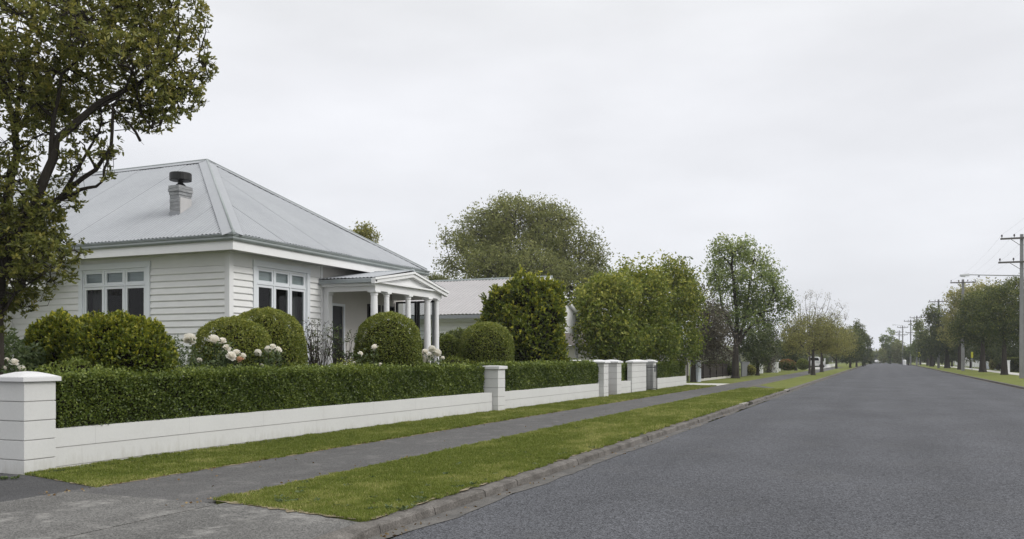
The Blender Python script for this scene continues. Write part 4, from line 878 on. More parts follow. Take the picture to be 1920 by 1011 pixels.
for y_ in (hy0+.6,hy0+2.4,hy0+5.3,hy1-.6): MB().box(hx-.07,hx+.05,y_-.06,y_+.06,.4,2.449).build('post',M['white'],G2)
mb=MB().box(hx-1.6,hx-1.5,hy0+.6,hy1-.6,.3,2.8); mb.build('front_wall',M['siding'],G2); MB().box(hx-1.499,hx-1.47,hy0+3,hy0+4.4,.9,2.3).build('window',M['glassdark'],G2); MB().box(hx-1.499,hx-1.47,hy0+6,hy0+7,.5,2.4).build('door',M['glassdark'],G2)
# ================================================================== TREES
def curve(p0,p1,n=5,wob=.08,sag=0):
    p0,p1=np.array(p0,float),np.array(p1,float); Ld=np.linalg.norm(p1-p0); q=[p0]
    for i in range(1,n): f=i/n; q.append(p0+(p1-p0)*f+rng.normal(0,wob*Ld/n*1.4,3)+np.array([0,0,sag*Ld*math.sin(math.pi*f)]))
    q.append(p1); return q
def clump_points(clumps,n,shell=.6,voids=0,ymin=None):
    B=np.array(clumps,float); vol=(B[:,3]*B[:,4]*B[:,5])**.8; k=rng.choice(len(B),n,p=vol/vol.sum()); d_=rdir(n); q=rng.random(n)**(1/3.)
    q=np.where(rng.random(n)<shell,.75+.27*rng.random(n),q)
    lump=1+.13*np.sin(d_[:,0]*7+k)*np.sin(d_[:,1]*6+k*2)*np.sin(d_[:,2]*7+k*3)
    P=B[k,:3]+d_*B[k,3:]*(q*lump)[:,None]
    if voids:
        lo,hi=P.min(0),P.max(0); vc=rng.uniform(lo,hi,(voids,3)); vr=rng.uniform(.03,.075,voids)*np.linalg.norm(hi-lo)
        keep=np.ones(n,bool)
        for c_,r_ in zip(vc,vr): keep&=((P-c_)**2).sum(1)>r_*r_
        P=P[keep]; k=k[keep]
    return P,k
def tree(label,base,trunk,clumps,ncl,per,lf,mat,group=None,name='tree',cat='tree',rad=.16,bark='bark',cr=.28,asp=.5,shell=.6,voids=0,tint0=.45,zt=.15,twigs=1,limbs=None,oval=False,flare=1.35,nlimb=14,rosette=False,up=0,tsd=.15,clsd=.12,limbr=.42):
    """trunk: list of world points; clumps: ellipsoids of the crown"""
    global rng; rng=np.random.default_rng(zlib.crc32(label.encode()))
    t=thing(name,label,cat,base,group); tb=MB(); base=np.array(base,float)
    tp=[base+np.array([0,0,-.1]),base+np.array([0,0,.15])]+[np.array(p,float) for p in trunk]
    rr_=[rad*flare*1.25,rad*flare*.95]+[rad*(1-.55*i/len(trunk)) for i in range(len(trunk))]
    tb.tube(tp,rr_,9)
    nodes_=[]
    for pth,r_ in (limbs or []):
        pth=[np.array(p,float) for p in pth]; q=[pth[0]]
        for a_,b_ in zip(pth,pth[1:]): q+= [(a_+b_)/2+rng.normal(0,.03,3)*np.linalg.norm(b_-a_),b_]
        tb.tube(q,[r_*(1-.72*i/(len(q)-1)) for i in range(len(q))],7); nodes_+=q[1:]
    for c_ in clumps[:nlimb]:
        c3=np.array(c_[:3]); src=min(tp[2:]+nodes_ if limbs else tp[2:],key=lambda p:np.linalg.norm(c3-p)+max(0,p[2]-c3[2]+.3)*3)
        q=curve(src,c3,5,.10,.05); tb.tube(q,[rad*limbr*(1-.14*i) for i in range(6)],6); nodes_+=q[1:]
    P,k=clump_points(clumps,ncl,shell,voids)
    ND=np.array(nodes_+[tp[-1]]) 
    if twigs:
        idx=rng.permutation(len(P))[:int(len(P)*twigs)] if twigs<1 else np.arange(len(P))
        nb=ND.copy()
        mids=idx[:max(8,len(idx)//8)]; M2=[]
        for i in mids:
            j=np.argmin(((ND-P[i])**2).sum(1)); e_=ND[j]+(P[i]-ND[j])*.8; q=curve(ND[j],e_,3,.14); tb.tube(q,[rad*.13,rad*.10,rad*.07,rad*.045],4,False); M2+=q[1:]
        M2=np.array(M2)
        for i in idx:
            j=np.argmin(((M2-P[i])**2).sum(1)); q=[M2[j],(M2[j]+P[i])/2+rng.normal(0,.04,3),P[i]]; tb.tube(q,[rad*.045,rad*.035,rad*.02],3,False)
    tb.build('trunk',M[bark],t)
    sub=max(1,per//5) if not rosette else 1
    if sub>1: P=np.repeat(P,sub,0)+rng.normal(0,cr*.62,(len(P)*sub,3))*np.array([1,1,.75]); per=max(4,int(per/sub*1.15)); cr=cr*.42
    n=len(P)*per; Q=np.repeat(P,per,0)
    cl=np.repeat(rng.normal(0,clsd,len(P)),per); zz=Q[:,2]; zn=(zz-zz.min())/(zz.max()-zz.min()+1e-6)
    if rosette:
        ax=np.repeat(unit(rdir(len(P))+np.array([0,0,.8])),per,0); rd=rdir(n); rd=unit(rd-ax*(rd*ax).sum(1)[:,None]); D=ax*rng.uniform(-.1,.8,n)[:,None]+rd; Q=Q+rng.normal(0,cr,(n,3))*.25
    else: Q=Q+rng.normal(0,cr*.6,(n,3)); D=rdir(n)+np.array([0,0,up])
    s_=rng.uniform(.7,1.3,n)*lf
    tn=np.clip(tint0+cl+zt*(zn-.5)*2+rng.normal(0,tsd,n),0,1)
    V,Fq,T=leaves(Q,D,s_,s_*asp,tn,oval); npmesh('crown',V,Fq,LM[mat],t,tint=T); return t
def blob(px,py,rpx,t_,ry=None,dt=0,rd=None):
    """crown clump: photo column/row and radius in photo pixels, at depth t_"""
    x,y=at(px,t_+dt); r_=rpx/F*t_; return (x,y,zat(py,t_+dt),r_,rd or r_,(ry or rpx)/F*t_)
def W(px,py,t_): x,y=at(px,t_); return (x,y,zat(py,t_))
# --- left foreground tree
T0=11.6
b0=at(8,T0)
cl=[blob(p,q,r_,T0,dt=d_) for p,q,r_,d_ in ((60,60,95,.3),(165,40,95,-.5),(265,55,85,.5),(330,110,72,.1),(250,140,85,-.4),(130,130,95,.6),(20,160,85,-.4),(340,175,45,-.1),(290,215,42,.4),(385,130,22,.1),(200,190,50,-.6),(60,260,42,.4),(150,265,40,-.2),(15,330,60,-.2),(120,370,42,.2),(195,330,22,0),(40,420,62,.3),(85,500,55,-.3),(20,560,38,.1),(135,470,30,.1),(205,275,26,-.1),(130,300,30,.4),
   (-90,90,130,0),(-120,300,120,.4),(60,-70,120,.2),(210,-60,110,.4),(320,20,70,-.3),(330,-60,70,0),(-100,480,90,-.5),(10,20,80,-1.2),(100,200,60,1.1))]
lim=[([W(10,520,T0),W(12,420,T0+.1),W(20,330,T0+.3),W(28,250,T0+.3),W(12,180,T0+.2),W(-5,120,T0)],0.081),
 ([W(28,250,T0+.3),W(55,205,T0+.4),W(85,185,T0+.5),W(110,120,T0+.5),W(140,60,T0+.4)],0.037),
 ([W(30,240,T0+.3),W(35,190,T0+.3),W(42,120,T0),W(60,50,T0)],0.037),
 ([W(15,470,T0),W(60,400,T0-.1),W(85,330,T0-.2),W(105,262,T0-.2),W(160,215,T0-.1),W(200,185,T0),W(255,160,T0+.1),W(320,120,T0+.2)],0.077),
 ([W(160,215,T0-.1),W(215,186,T0),W(245,190,T0+.1),W(285,240,T0+.1),W(300,235,T0+.1)],0.022),
 ([W(95,300,T0-.2),W(100,220,T0-.3),W(115,140,T0-.3),W(180,80,T0-.3)],0.037),
 ([W(18,500,T0),W(90,390,T0+.2),W(135,350,T0+.2),W(180,318,T0+.1),W(208,280,T0),W(212,200,T0),W(250,130,T0-.2)],0.046),
 ([W(110,375,T0+.2),W(150,356,T0+.2),W(180,350,T0+.1),W(190,342,T0),W(196,331,T0)],0.031),
 ([W(120,360,T0+.2),W(150,310,T0+.3),W(185,250,T0+.3),W(190,210,T0+.3)],0.028),
 ([W(215,245,T0),W(240,243,T0),W(258,255,T0),W(270,272,T0)],0.007)]
b0=at(-14,T0)
cl+=[blob(p,q,r_,T0,dt=d_) for p,q,r_,d_ in ((30,470,55,-.3),(70,430,50,.1),(60,530,35,-.2),(0,600,30,-.3),(55,380,40,-.4),(100,560,14,0),(90,460,40,.5),(250,205,40,.3),(215,165,50,.2),(310,205,34,-.3),(170,235,34,.4),(355,160,30,.2),(280,180,45,0),(240,225,26,-.2),(120,210,40,.4),(200,300,20,.2),(20,500,45,.5),(60,480,42,-.5),(30,560,38,.3),(75,540,28,.2),(15,430,45,.1),(85,400,34,.1))]
tree('large olive leaved tree at the left edge, its crown spreading over the white house roof',(b0[0],b0[1],.4),[W(-12,600,T0),W(-2,520,T0)],cl,9600,9,.061,'magnolia',rad=.12,cr=.05,asp=.42,shell=.35,voids=30,limbs=lim,oval=True,rosette=True,tint0=.5,zt=.14,nlimb=26,clsd=.15,twigs=.5,limbr=.17)
# --- big spreading tree behind the houses
T1=56
bx,by=at(985,T1)
tree('huge domed grey green tree rising behind the second house roof',(bx,by,0),[(bx,by,3.2),(bx,by,4.4)],[blob(*q[:3],T1,ry=q[3],dt=q[4]) for q in ((985,470,80,70,0),(905,440,52,42,2),(965,415,52,40,-1),(1035,430,50,40,2),(1085,485,46,42,0),(870,480,38,34,-1),(1010,395,38,20,1),(930,395,34,22,0),(1110,500,26,30,1),(1060,540,60,45,-2),(930,510,60,45,-3),(850,500,24,20,1),(1000,520,60,50,-4),(1120,540,30,40,0),(900,396,18,14,0),(960,382,20,12,1),(1062,400,22,16,-1),(1102,446,18,18,0),(848,446,20,18,1),(1126,478,14,16,0))],3400,22,.155,'oak',rad=.36,bark='bark2',cr=.5,shell=.66,voids=40,tint0=.55,zt=.12,clsd=.17,nlimb=14)
bx,by=at(683,40); tree('small tree top showing above the right slope of the white house roof',(bx,by,0),[(bx,by,3.5)],[blob(683,435,15,40,ry=14),blob(668,440,10,40),blob(693,446,12,40),blob(680,465,24,40)],260,12,.12,'olive',rad=.12,cr=.25,voids=4)
bx,by=at(818,70); tree('distant low tree tops between the white house and the big domed tree',(bx,by,0),[(bx,by,3.5)],[blob(812,524,14,70,ry=8),blob(830,526,12,70,ry=6)],160,10,.16,'oak',rad=.1,cr=.3)
# --- dense boundary trees (1090-1310)
BG='dense trees behind the front wall past the gateway'
def dense(label,px,t_,bl,n,mat,**k):
    bx,by=at(px,t_); kw=dict(rad=.16,cr=.36,shell=.84,clsd=.18,tint0=.5,zt=.2,twigs=.25,group=BG,nlimb=5); kw.update(k)
    tree(label,(bx,by,.3),[(bx,by,1.6),(bx,by,2.4)],[blob(p,q,r_,t_,ry=ry,dt=d_) for p,q,r_,ry,d_ in bl],n,20,.15,mat,**kw)
dense('dense round headed boundary tree next to the white gable',1130,38,((1135,585,45,62,0),(1120,630,34,45,-.5),(1155,545,38,32,0),(1165,640,38,36,-.6),(1105,565,22,30,.3)),900,'lush')
dense('dense boundary tree in the middle, with a bright leafy lower half',1195,40,((1200,570,48,58,0),(1190,635,48,40,-.7),(1215,530,30,25,0),(1240,640,32,36,-.5),(1180,530,28,22,.3),(1172,504,10,16,0),(1215,500,9,15,0)),1000,'lush',tint0=.5)
dense('tall thin topped boundary tree at the right end, next to the blue grey pillar',1262,43,((1262,560,42,55,0),(1262,515,22,26,0),(1285,560,24,40,.3),(1280,640,28,38,-.5),(1240,610,30,50,0),(1300,600,14,50,0),(1250,496,9,14,0),(1288,520,9,14,0)),850,'lush',voids=6)
bx,by=at(1300,50)
tree('thin dusky tree just right of the dense boundary trees',(bx,by,0),[(bx,by,1.5),(bx,by,2.6)],[blob(1308,570,22,50,ry=32),blob(1330,610,30,50,ry=36),blob(1345,655,22,50,ry=30),blob(1315,650,20,50,ry=30)],420,16,.13,'brown',rad=.13,cr=.45,voids=6)
# --- tall street tree by the brown fence
T2=60; bx,by=at(1379,T2); 
cl=[blob(p,q,r_,T2,ry=ry,dt=d_) for p,q,r_,ry,d_ in ((1350,475,20,24,.5),(1385,468,20,18,-.5),(1415,485,22,24,.5),(1340,510,20,22,0),(1375,510,25,25,1),(1410,525,28,26,-1),(1445,510,18,20,.5),(1440,545,26,24,0),(1350,545,18,20,-.5),(1385,560,24,22,.8),(1420,575,30,24,0),(1465,550,18,22,.4),(1470,575,16,18,0),(1348,580,16,14,.5),(1395,600,26,16,-.7),(1445,600,22,14,.3),(1362,450,10,10,0),(1400,455,9,10,0))]
lim=[([W(1380,640,T2),W(1382,600,T2),W(1378,560,T2),W(1372,500,T2),W(1368,455,T2)],.17),([W(1383,640,T2),W(1392,615,T2),W(1402,570,T2),W(1410,500,T2)],.14),([W(1385,645,T2),W(1400,620,T2),W(1425,595,T2),W(1450,550,T2)],.11),([W(1379,670,T2),W(1362,655,T2),W(1345,640,T2),W(1338,630,T2)],.08),([W(1381,640,T2),W(1368,605,T2),W(1352,570,T2),W(1345,520,T2)],.10)]
tree('tall upright street tree with a dark forked trunk in front of the brown fence',(bx,by,0),[W(1379,670,T2),W(1380,640,T2)],cl,1050,17,.17,'plane',rad=.22,cr=.42,limbs=lim,shell=.62,voids=30,tint0=.56,zt=.18,nlimb=18,limbr=.3,clsd=.18)
# --- bare-topped street trees
def sparse(label,px,t_,seedpx,n,grp='thin crowned street trees on the left verge'):
    bx,by=at(px,t_); cl=[blob(p,q,r_,t_,ry=ry,dt=d_) for p,q,r_,ry,d_ in seedpx]
    tree(label,(bx,by,0),[(bx,by,1.2),(bx,by,2.0),(bx,by,3.2)],cl,n,12,.13,'olive',rad=.13,cr=.42,shell=.5,voids=8,tint0=.45,zt=-.1,group=grp,nlimb=9,bark='bark2',flare=1.5)
    o=MB()
    return
sparse('nearer thin crowned street tree with bare twigs at its top, left trunk of the pair',1524.5,72,((1490,622,28,28,0),(1520,612,34,26,1),(1500,642,32,20,-1),(1550,630,32,26,0),(1530,642,30,18,.5),(1480,640,20,20,0),(1565,645,24,18,0)),1000)
sparse('farther thin crowned street tree, right trunk of the pair',1540.5,88,((1560,605,18,20,0),(1570,635,24,26,0),(1552,648,24,14,0),(1540,620,22,26,0),(1590,650,14,18,1)),800)
# upright bare twigs of the nearer tree
def twig_fan(label,px,t_,tops):
    bx,by=at(px,t_); t=thing('bare_tree',label,'tree',(bx,by,0)); mb=MB(); Q=[]
    mb.tube([(bx,by,-.1),(bx,by,.3),(bx,by,1.6),(bx,by,2.6)],[.14,.11,.09,.08],7)
    for p,q in tops:
        e_=np.array(W(p,q,t_+rng.uniform(-1,1))); s0=np.array([bx,by,rng.uniform(1.4,2.6)]); c_=curve(s0,e_,5,.035,-.02); mb.tube(c_,[.05,.04,.032,.025,.018,.01],4,False)
        for j in range(9):
            k=rng.integers(2,6); s1=c_[k]; e1=s1+np.array([rng.normal(0,.22),rng.normal(0,.22),rng.uniform(.3,.8)]); mb.tube([s1,(s1+e1)/2+rng.normal(0,.05,3),e1],[.02,.014,.006],3,False); Q+=[e1,(s1+e1)/2]
    mb.build('trunk',M['bark2'],t); Q=np.repeat(np.array(Q),8,0)+rng.normal(0,.15,(len(Q)*8,3)); n=len(Q)
    V,Fq,T=leaves(Q,rdir(n),.10,.05,np.clip(rng.normal(.55,.2,n),0,1),False); npmesh('crown',V,Fq,LM['straw'],t,tint=T)
twig_fan('nearly bare tree with straw coloured twig tips rising above the thin crowned pair',1518,79,[(1500,575),(1510,562),(1520,560),(1532,563),(1545,570),(1556,562),(1568,575),(1580,580),(1490,590),(1538,580),(1505,590),(1560,590),(1585,600)])
# --- dark shrubs and trees along the left side further on
def mass(label,bl,t_,n,mat,lf=.2,name='tree',cat='tree',grp=None,trunkh=1.2,**k):
    bx,by=at(bl[0][0],t_); kw=dict(rad=.14,cr=.4,shell=.7,twigs=.15,nlimb=4,tint0=.42,zt=.15); kw.update(k)
    tree(label,(bx,by,0),[(bx,by,trunkh*.6),(bx,by,trunkh)],[blob(p,q,r_,t_,ry=ry,dt=d_) for p,q,r_,ry,d_ in bl],n,14,lf,mat,name=name,cat=cat,group=grp,**kw)
LG='garden trees along the left side of the street'
mass('dark evergreen behind the grey fence panel, under the tall street tree',((1420,655,24,34,0),(1400,640,20,26,1),(1440,640,16,28,1),(1425,610,18,22,2)),70,500,'dark',.17,grp=LG)
mass('dusky spreading tree over the brown tiled roof',((1340,600,30,34,0),(1320,640,22,34,0),(1365,610,20,24,1)),72,420,'brown',.17,grp=LG,voids=5)
mass('ivy covered stump between the two white posts',((1441,655,12,30,0),(1443,625,11,16,0),(1440,688,12,12,0)),84,260,'brown',.14,grp=LG)
mass('round dark tree behind the thin crowned pair',((1492,660,22,22,0),(1480,640,22,28,2),(1500,645,20,18,1),(1470,665,18,22,0)),100,420,'dark',.22,grp=LG)
mass('olive leaved tree behind the thin crowned pair, nearer the road',((1568,652,20,16,0),(1580,640,24,22,0),(1540,646,26,16,2)),120,380,'olive',.24,grp=LG)
mass('bushy green tree at the left end of the distant row',((1594,640,20,26,0),(1580,665,18,16,0),(1600,655,20,22,1)),130,380,'street',.25,grp=LG)
mass('tall pointed tree in the distant left row',((1606,630,15,22,0),(1607,612,7,10,0),(1600,655,18,22,0)),145,360,'street',.27,grp=LG)
mass('last large dark tree of the distant left row',((1618,648,14,28,0),(1620,665,14,16,0),(1612,632,12,14,0),(1627,640,6,8,0)),165,360,'dark',.3,grp=LG)
mass('pale rounded bush at the foot of the distant left row',((1622,668,9,9,0),(1619,664,6,8,0)),180,120,'olive',.25,grp=LG)
mass('dark round tree closing the end of the road',((1641,670,9,10,0),(1636,674,8,7,0),(1647,674,6,7,0)),280,160,'dark',.5,trunkh=.6)
mass('tall poplar like tree with a narrow top at the end of the road',((1669,628,8,13,0),(1660,642,9,12,0),(1672,650,14,18,0),(1655,634,6,7,0),(1680,660,14,18,0),(1664,664,14,16,0)),240,420,'plane',.4,voids=4)
mass('grey green tree mass right of the tall poplar like tree',((1690,664,14,18,0),(1682,650,10,12,0),(1700,668,12,14,0),(1655,668,8,13,0)),225,320,'oak',.4)
mass('small bluish tree between the distant trees and poles',((1703,665,10,14,0),(1710,660,8,12,0)),190,160,'dark',.3)
mass('distant scrubby tree by the far left verge',((1632,672,5,8,0),(1628,668,6,10,0)),230,90,'dark',.4)
# --- street trees on the right verge
RG='round headed street trees on the right verge'
def street(label,px,t_,bl,n,mat='street',rad=.24,lf=.2,**k):
    bx,by=at(px,t_); kw=dict(cr=.42,shell=.82,clsd=.17,limbr=.3,twigs=.3,nlimb=9,tint0=.48,zt=.22,voids=4,flare=1.5); kw.update(k)
    tree(label,(bx,by,0),[(bx,by,1.3),(bx,by,2.1),(bx,by,3.2)],[blob(p,q,r_,t_,ry=ry,dt=d_) for p,q,r_,ry,d_ in bl],n,15,lf,mat,rad=rad,group=RG,**kw)
street('dark street tree beside the tall concrete pole at the right edge',1883,73,((1885,580,44,38,0),(1915,560,36,44,1),(1860,600,36,32,-.5),(1900,620,40,26,0),(1925,600,40,40,1),(1850,575,24,22,.6),(1880,548,26,18,0),(1905,535,18,16,.5)),1500,rad=.2,lf=.17,tint0=.46)
street('thick trunked street tree left of the dark one beside the pole',1842.5,88,((1838,600,40,38,0),(1815,620,30,28,1),(1850,560,26,22,0),(1832,570,26,24,-1),(1860,625,34,22,1)),1200,rad=.26,tint0=.52)
tree('light olive tree rising behind the right hand street trees',(*at(1800,108),0),[W(1800,660,108),W(1800,640,108)],[blob(p,q,r_,108,ry=ry,dt=d_) for p,q,r_,ry,d_ in ((1800,556,24,20,0),(1848,545,28,14,0),(1825,560,28,22,1),(1790,575,14,18,0),(1810,600,34,30,0),(1785,625,20,24,0))],800,13,.25,'olive',rad=.25,cr=.6,voids=12,twigs=.4,tint0=.55,group='tall trees behind the right verge',nlimb=7)
street('street tree with a dark trunk and a peaked crown, beyond the pale olive tree',1776,125,((1775,625,26,34,0),(1750,590,16,14,0),(1790,630,26,30,0),(1758,605,20,20,0),(1765,645,30,20,0),(1745,580,8,9,0)),900,rad=.3,lf=.26,tint0=.38)
street('smaller street tree, first of the far right hand row',1747,150,((1742,640,18,24,0),(1757,650,16,20,0),(1735,655,14,16,0),(1722,610,9,10,0)),480,rad=.25,lf=.3,tint0=.45)
street('smaller street tree, second of the far right hand row, with a yellow sign near it',1740,172,((1728,645,14,20,0),(1718,655,12,14,0),(1745,655,14,14,0),(1724,618,12,10,0)),380,rad=.25,lf=.33,mat='plane')
street('last small street tree of the far right hand row',1725,195,((1718,660,12,14,0),(1708,664,9,10,0),(1730,662,10,12,0)),260,rad=.2,lf=.36,mat='plane')
# backdrop gardens on the right
KG='garden trees behind the opposite footpath'
for i,(px,t_,bl,mat,lab) in enumerate((
 (1905,96,((1905,640,40,34,0),(1890,665,30,20,0),(1925,660,30,26,0)),'dark','dark garden tree behind the box hedge and the right edge pole'),
 (1858,112,((1858,640,32,30,0),(1870,662,26,18,0),(1843,662,20,16,0)),'street','dark garden tree behind the reddish bush'),
 (1818,125,((1820,640,28,28,0),(1805,662,22,18,0),(1835,664,18,14,0)),'dark','dark garden tree behind the pole in the pale tree'),
 (1780,150,((1785,655,22,22,0),(1770,668,18,12,0)),'dark','low dark garden tree behind the peaked street tree'),
 (1752,180,((1752,662,18,16,0),(1738,668,14,10,0)),'dark','low dark garden tree at the far end of the right side'))):
    mass(lab,bl,t_,420,mat,.24,grp=KG,trunkh=1)

# --- clipped and flowering shrubs further down
def bush(label,px,py,rpx,rypx,t_,mat,name='bush',grp=None,**k):
    x,y=at(px,t_); r_=rpx/F*t_; z=zat(py,t_); rz=rypx/F*t_; kw=dict(den=500,lf=.13,tint0=.38,topgold=.15,depthk=.08); kw.update(k)
    return shrub(name,label,[(x,y,max(z,rz*.6),r_,r_,rz),(x+r_*.25,y,max(z*.9,rz*.5),r_*.9,r_*.9,rz*.85)],mat,group=grp,**kw)
SG='low bushes beside the left footpath'
bush('bush with rusty pink new shoots left of the clipped ball, near the white posts',1475,684,16,10,88,'rust',grp=SG,topgold=.45,tint0=.3)
bush('clipped green ball bush left of the white vehicle',1505,683,11,10,94,'box',grp=SG)
bush('small pale green bush right of the grey fence panel',1405,694,10,9,66,'olive',grp=SG)
bush('low dark bush under the brown tiled roof, behind the brown fence',1345,690,34,14,62,'dark',grp=SG,den=500,lump=.12)
bush('reddish brown bush left of the dark trunk on the right side',1872,684,8,9,98,'brown',grp='bushes beside the opposite footpath')
bush('grey green upright bush left of the reddish one on the right side',1860,684,5,9,98,'olive',grp='bushes beside the opposite footpath')
hx_,hy_=at(1904,90)
hedge(hx_-.75,hx_+.9,hy_-.8,hy_+3,0,1.38,'dark clipped box hedge beside the white post at the right edge',mat='street',den=500,lf=.1,group='clipped hedges across the street')
hx_,hy_=at(1560,150)
hedge(hx_-3.5,hx_-1.5,hy_-10,hy_+14,0,1.6,'long dark hedge behind the pale driveway on the left side',mat='dark',den=160,lf=.2,group='clipped hedges across the street')

# ================================================================== FENCES, POSTS, SMALL THINGS ON THE LEFT
t=thing('picket_fence','low dark brown metal fence under the tall street tree','fence',(-10.1,56,0))
fy0,fy1=51.1,64.5
fxx=lambda y:-10.15+.012*(y-51)
MB().loft([(fxx(fy0)-.08,fy0,-.05),(fxx(fy0)+.08,fy0,-.05),(fxx(fy0)+.08,fy0,.14),(fxx(fy0)-.08,fy0,.14)],[(fxx(fy1)-.08,fy1,-.05),(fxx(fy1)+.08,fy1,-.05),(fxx(fy1)+.08,fy1,.14),(fxx(fy1)-.08,fy1,.14)]).build('plinth',M['tan'],t)
for z in (.25,.95): MB().loft([(fxx(fy0)-.02,fy0,z),(fxx(fy0)+.02,fy0,z),(fxx(fy0)+.02,fy0,z+.05),(fxx(fy0)-.02,fy0,z+.05)],[(fxx(fy1)-.02,fy1,z),(fxx(fy1)+.02,fy1,z),(fxx(fy1)+.02,fy1,z+.05),(fxx(fy1)-.02,fy1,z+.05)]).build('rail',M['fencebrown'],t)
y=fy0
while y<fy1: MB().box(fxx(y)-.05,fxx(y)+.05,y,y+.1,.14,1.08).build('post',M['fencebrown'],t); y+=2.2
mb=MB(); y=fy0+.12
while y<fy1: mb.box(fxx(y)-.035,fxx(y)-.022,y,y+.105,.16,1.02); y+=.12
mb.build('pickets',M['fencebrown'],t)
x,y=at(1393,64); t=thing('fence_panel','mid grey solid fence panel right of the brown fence','fence',(x,y,0)); MB().box(x-.05,x+.05,64.8,68.6,.05,1.05).build('panel',M['fencegrey'],t); MB().box(x-.08,x+.08,64.7,68.7,1.051,1.12).build('capping',M['fencegrey'],t)
WG='white gate posts further down the left side'
def post(px,t_,wd,h,label,mat='white',cat='post'):
    x,y=at(px,t_); t=thing('gate_post',label,cat,(x,y,0),WG); MB().box(x-wd/2,x+wd/2,y-wd/2,y+wd/2,-.05,h).build('shaft',M[mat],t,bevel=.01); MB().box(x-wd/2-.04,x+wd/2+.04,y-wd/2-.04,y+wd/2+.04,h+.001,h+.07).build('cap',M[mat],t,bevel=.01)
post(1424.5,80,.55,.92,'stout white gate post left of the ivy covered stump'); post(1453,86,.6,.95,'second white gate post, right of the ivy covered stump')
x,y=at(1461,90); mb=MB()
for k in range(8): mb.box(x-.02,x+.02,y+k*.14,y+k*.14+.09,.05,1.15+.12*math.sin(k/7*3.14))
mb.box(x-.05,x-.021,y,y+1.1,.3,.38).box(x-.05,x-.021,y,y+1.1,.9,.98); tag(mb.build('white_gate',M['white'],origin=(x,y,0)),'small white picket gate right of the second white gate post','gate')
x,y=at(1546.5,132); t=thing('gate_post','slim white post just right of the white vehicle','post',(x,y,0),WG); MB().box(x-.09,x+.09,y-.09,y+.09,-.05,1.35).build('shaft',M['white'],t); MB().box(x-.13,x+.13,y-.13,y+.13,1.351,1.42).build('cap',M['white'],t)
x,y=at(1548,133); MBw=MB().box(x,x+.16,y,y+28,-.05,.42); MBw.box(x-.04,x+.2,y,y+28,.421,.47); tag(MBw.build('low_wall',M['white'],origin=(x,y,0)),'low white wall running away from the slim white post beside the white vehicle','wall')
# brown house behind the fence
t=thing('brown_house','low house with a brown tiled roof behind the dark brown fence','house',(-17,66,0))
a=MB(); x0,x1,y0_,y1_=-24,-13.6,60,69; zt_=2.35; zr=4.3; ym=(y0_+y1_)/2
a.add([(x1,y0_,zt_),(x1,y1_,zt_),(x1-3.2,ym,zr)],[(0,1,2)]).add([(x1,y0_,zt_),(x1-3.2,ym,zr),(x0,ym,zr),(x0,y0_,zt_)],[(0,1,2,3)]).add([(x1,y1_,zt_),(x0,y1_,zt_),(x0,ym,zr),(x1-3.2,ym,zr)],[(0,1,2,3)]); a.build('roof',M['tileroof'],t)
MB().box(x0,x1-.5,y0_+.5,y1_-.5,-.05,2.33).build('wall',M['tan'],t); MB().box(x1-.499,x1-.46,62,64,.9,2).build('window',M['glassdark'],t); MB().box(x1-.499,x1-.46,66,67.5,.9,2).build('window',M['glassdark'],t); MB().box(x1+.0,x1+.06,y0_,y1_,zt_-.12,zt_-.005).build('gutter',M['white'],t)
# ================================================================== WHITE VEHICLE (parked ute, half behind the trunks)
vx,vy=at(1531,126); t=thing('parked_van','white pickup van parked in the pale driveway behind the thin street trees','van',(vx,vy,0))
rz_=-.0
def vb(pts,y0,y1,name,m,par=t,bev=.03):
    mb=MB(); mb.loft([(vx+p,vy+y0,z) for p,z in pts],[(vx+p,vy+y1,z) for p,z in pts]); return mb.build(name,M[m],par,bevel=bev)
body=vb([(-1.75,.35),(1.15,.35),(1.15,.95),(.3,1.0),(.1,1.0),(-1.75,1.02)],-.85,.85,'body','carwhite')
cab=vb([(-1.1,1.021),(.62,1.021),(.45,1.5),(.2,1.66),(-.85,1.68),(-1.05,1.6)],-.78,.78,'cab','carwhite')
vb([(-.3,1.1),(.42,1.1),(.28,1.48),(-.3,1.52)],-.789,-.782,'window','glassdark',cab,0); vb([(-.95,1.1),(-.42,1.1),(-.42,1.52),(-.88,1.54)],-.789,-.782,'window','glassdark',cab,0)
mb=MB().add([(vx+.615,vy-.66,1.08),(vx+.615,vy+.66,1.08),(vx+.475,vy+.6,1.48),(vx+.475,vy-.6,1.48)],[(0,1,2,3)]); mb.build('windscreen',M['glassdark'],cab)
vb([(1.151,.4),(1.22,.4),(1.22,.58),(1.151,.58)],-.8,.8,'bumper','metal',t,.01)
for s_ in (-1,1):
    MB().box(vx+1.151,vx+1.17,vy+s_*.68-.12,vy+s_*.68+.12,.7,.86).build('headlight',M['lens'],t)
    for wx in (-1.15,.75):
        mb=MB(); k=18; r_=.33; yy0=vy+s_*.86-.1; yy1=vy+s_*.86+.03
        mb.loft([(vx+wx+r_*math.cos(g_),yy0,r_+r_*math.sin(g_)) for g_ in np.linspace(0,2*math.pi,k,endpoint=False)],[(vx+wx+r_*math.cos(g_),yy1,r_+r_*math.sin(g_)) for g_ in np.linspace(0,2*math.pi,k,endpoint=False)])
        wh=mb.build('wheel',M['rubber'],t); mb=MB(); r_=.19; ya=vy+s_*.86+(.031 if s_>0 else -.101); yb=ya+s_*.012
        mb.loft([(vx+wx+r_*math.cos(g_),ya,.33+r_*math.sin(g_)) for g_ in np.linspace(0,2*math.pi,k,endpoint=False)],[(vx+wx+r_*math.cos(g_),yb,.33+r_*math.sin(g_)) for g_ in np.linspace(0,2*math.pi,k,endpoint=False)]); mb.build('rim',M['metal'],wh)
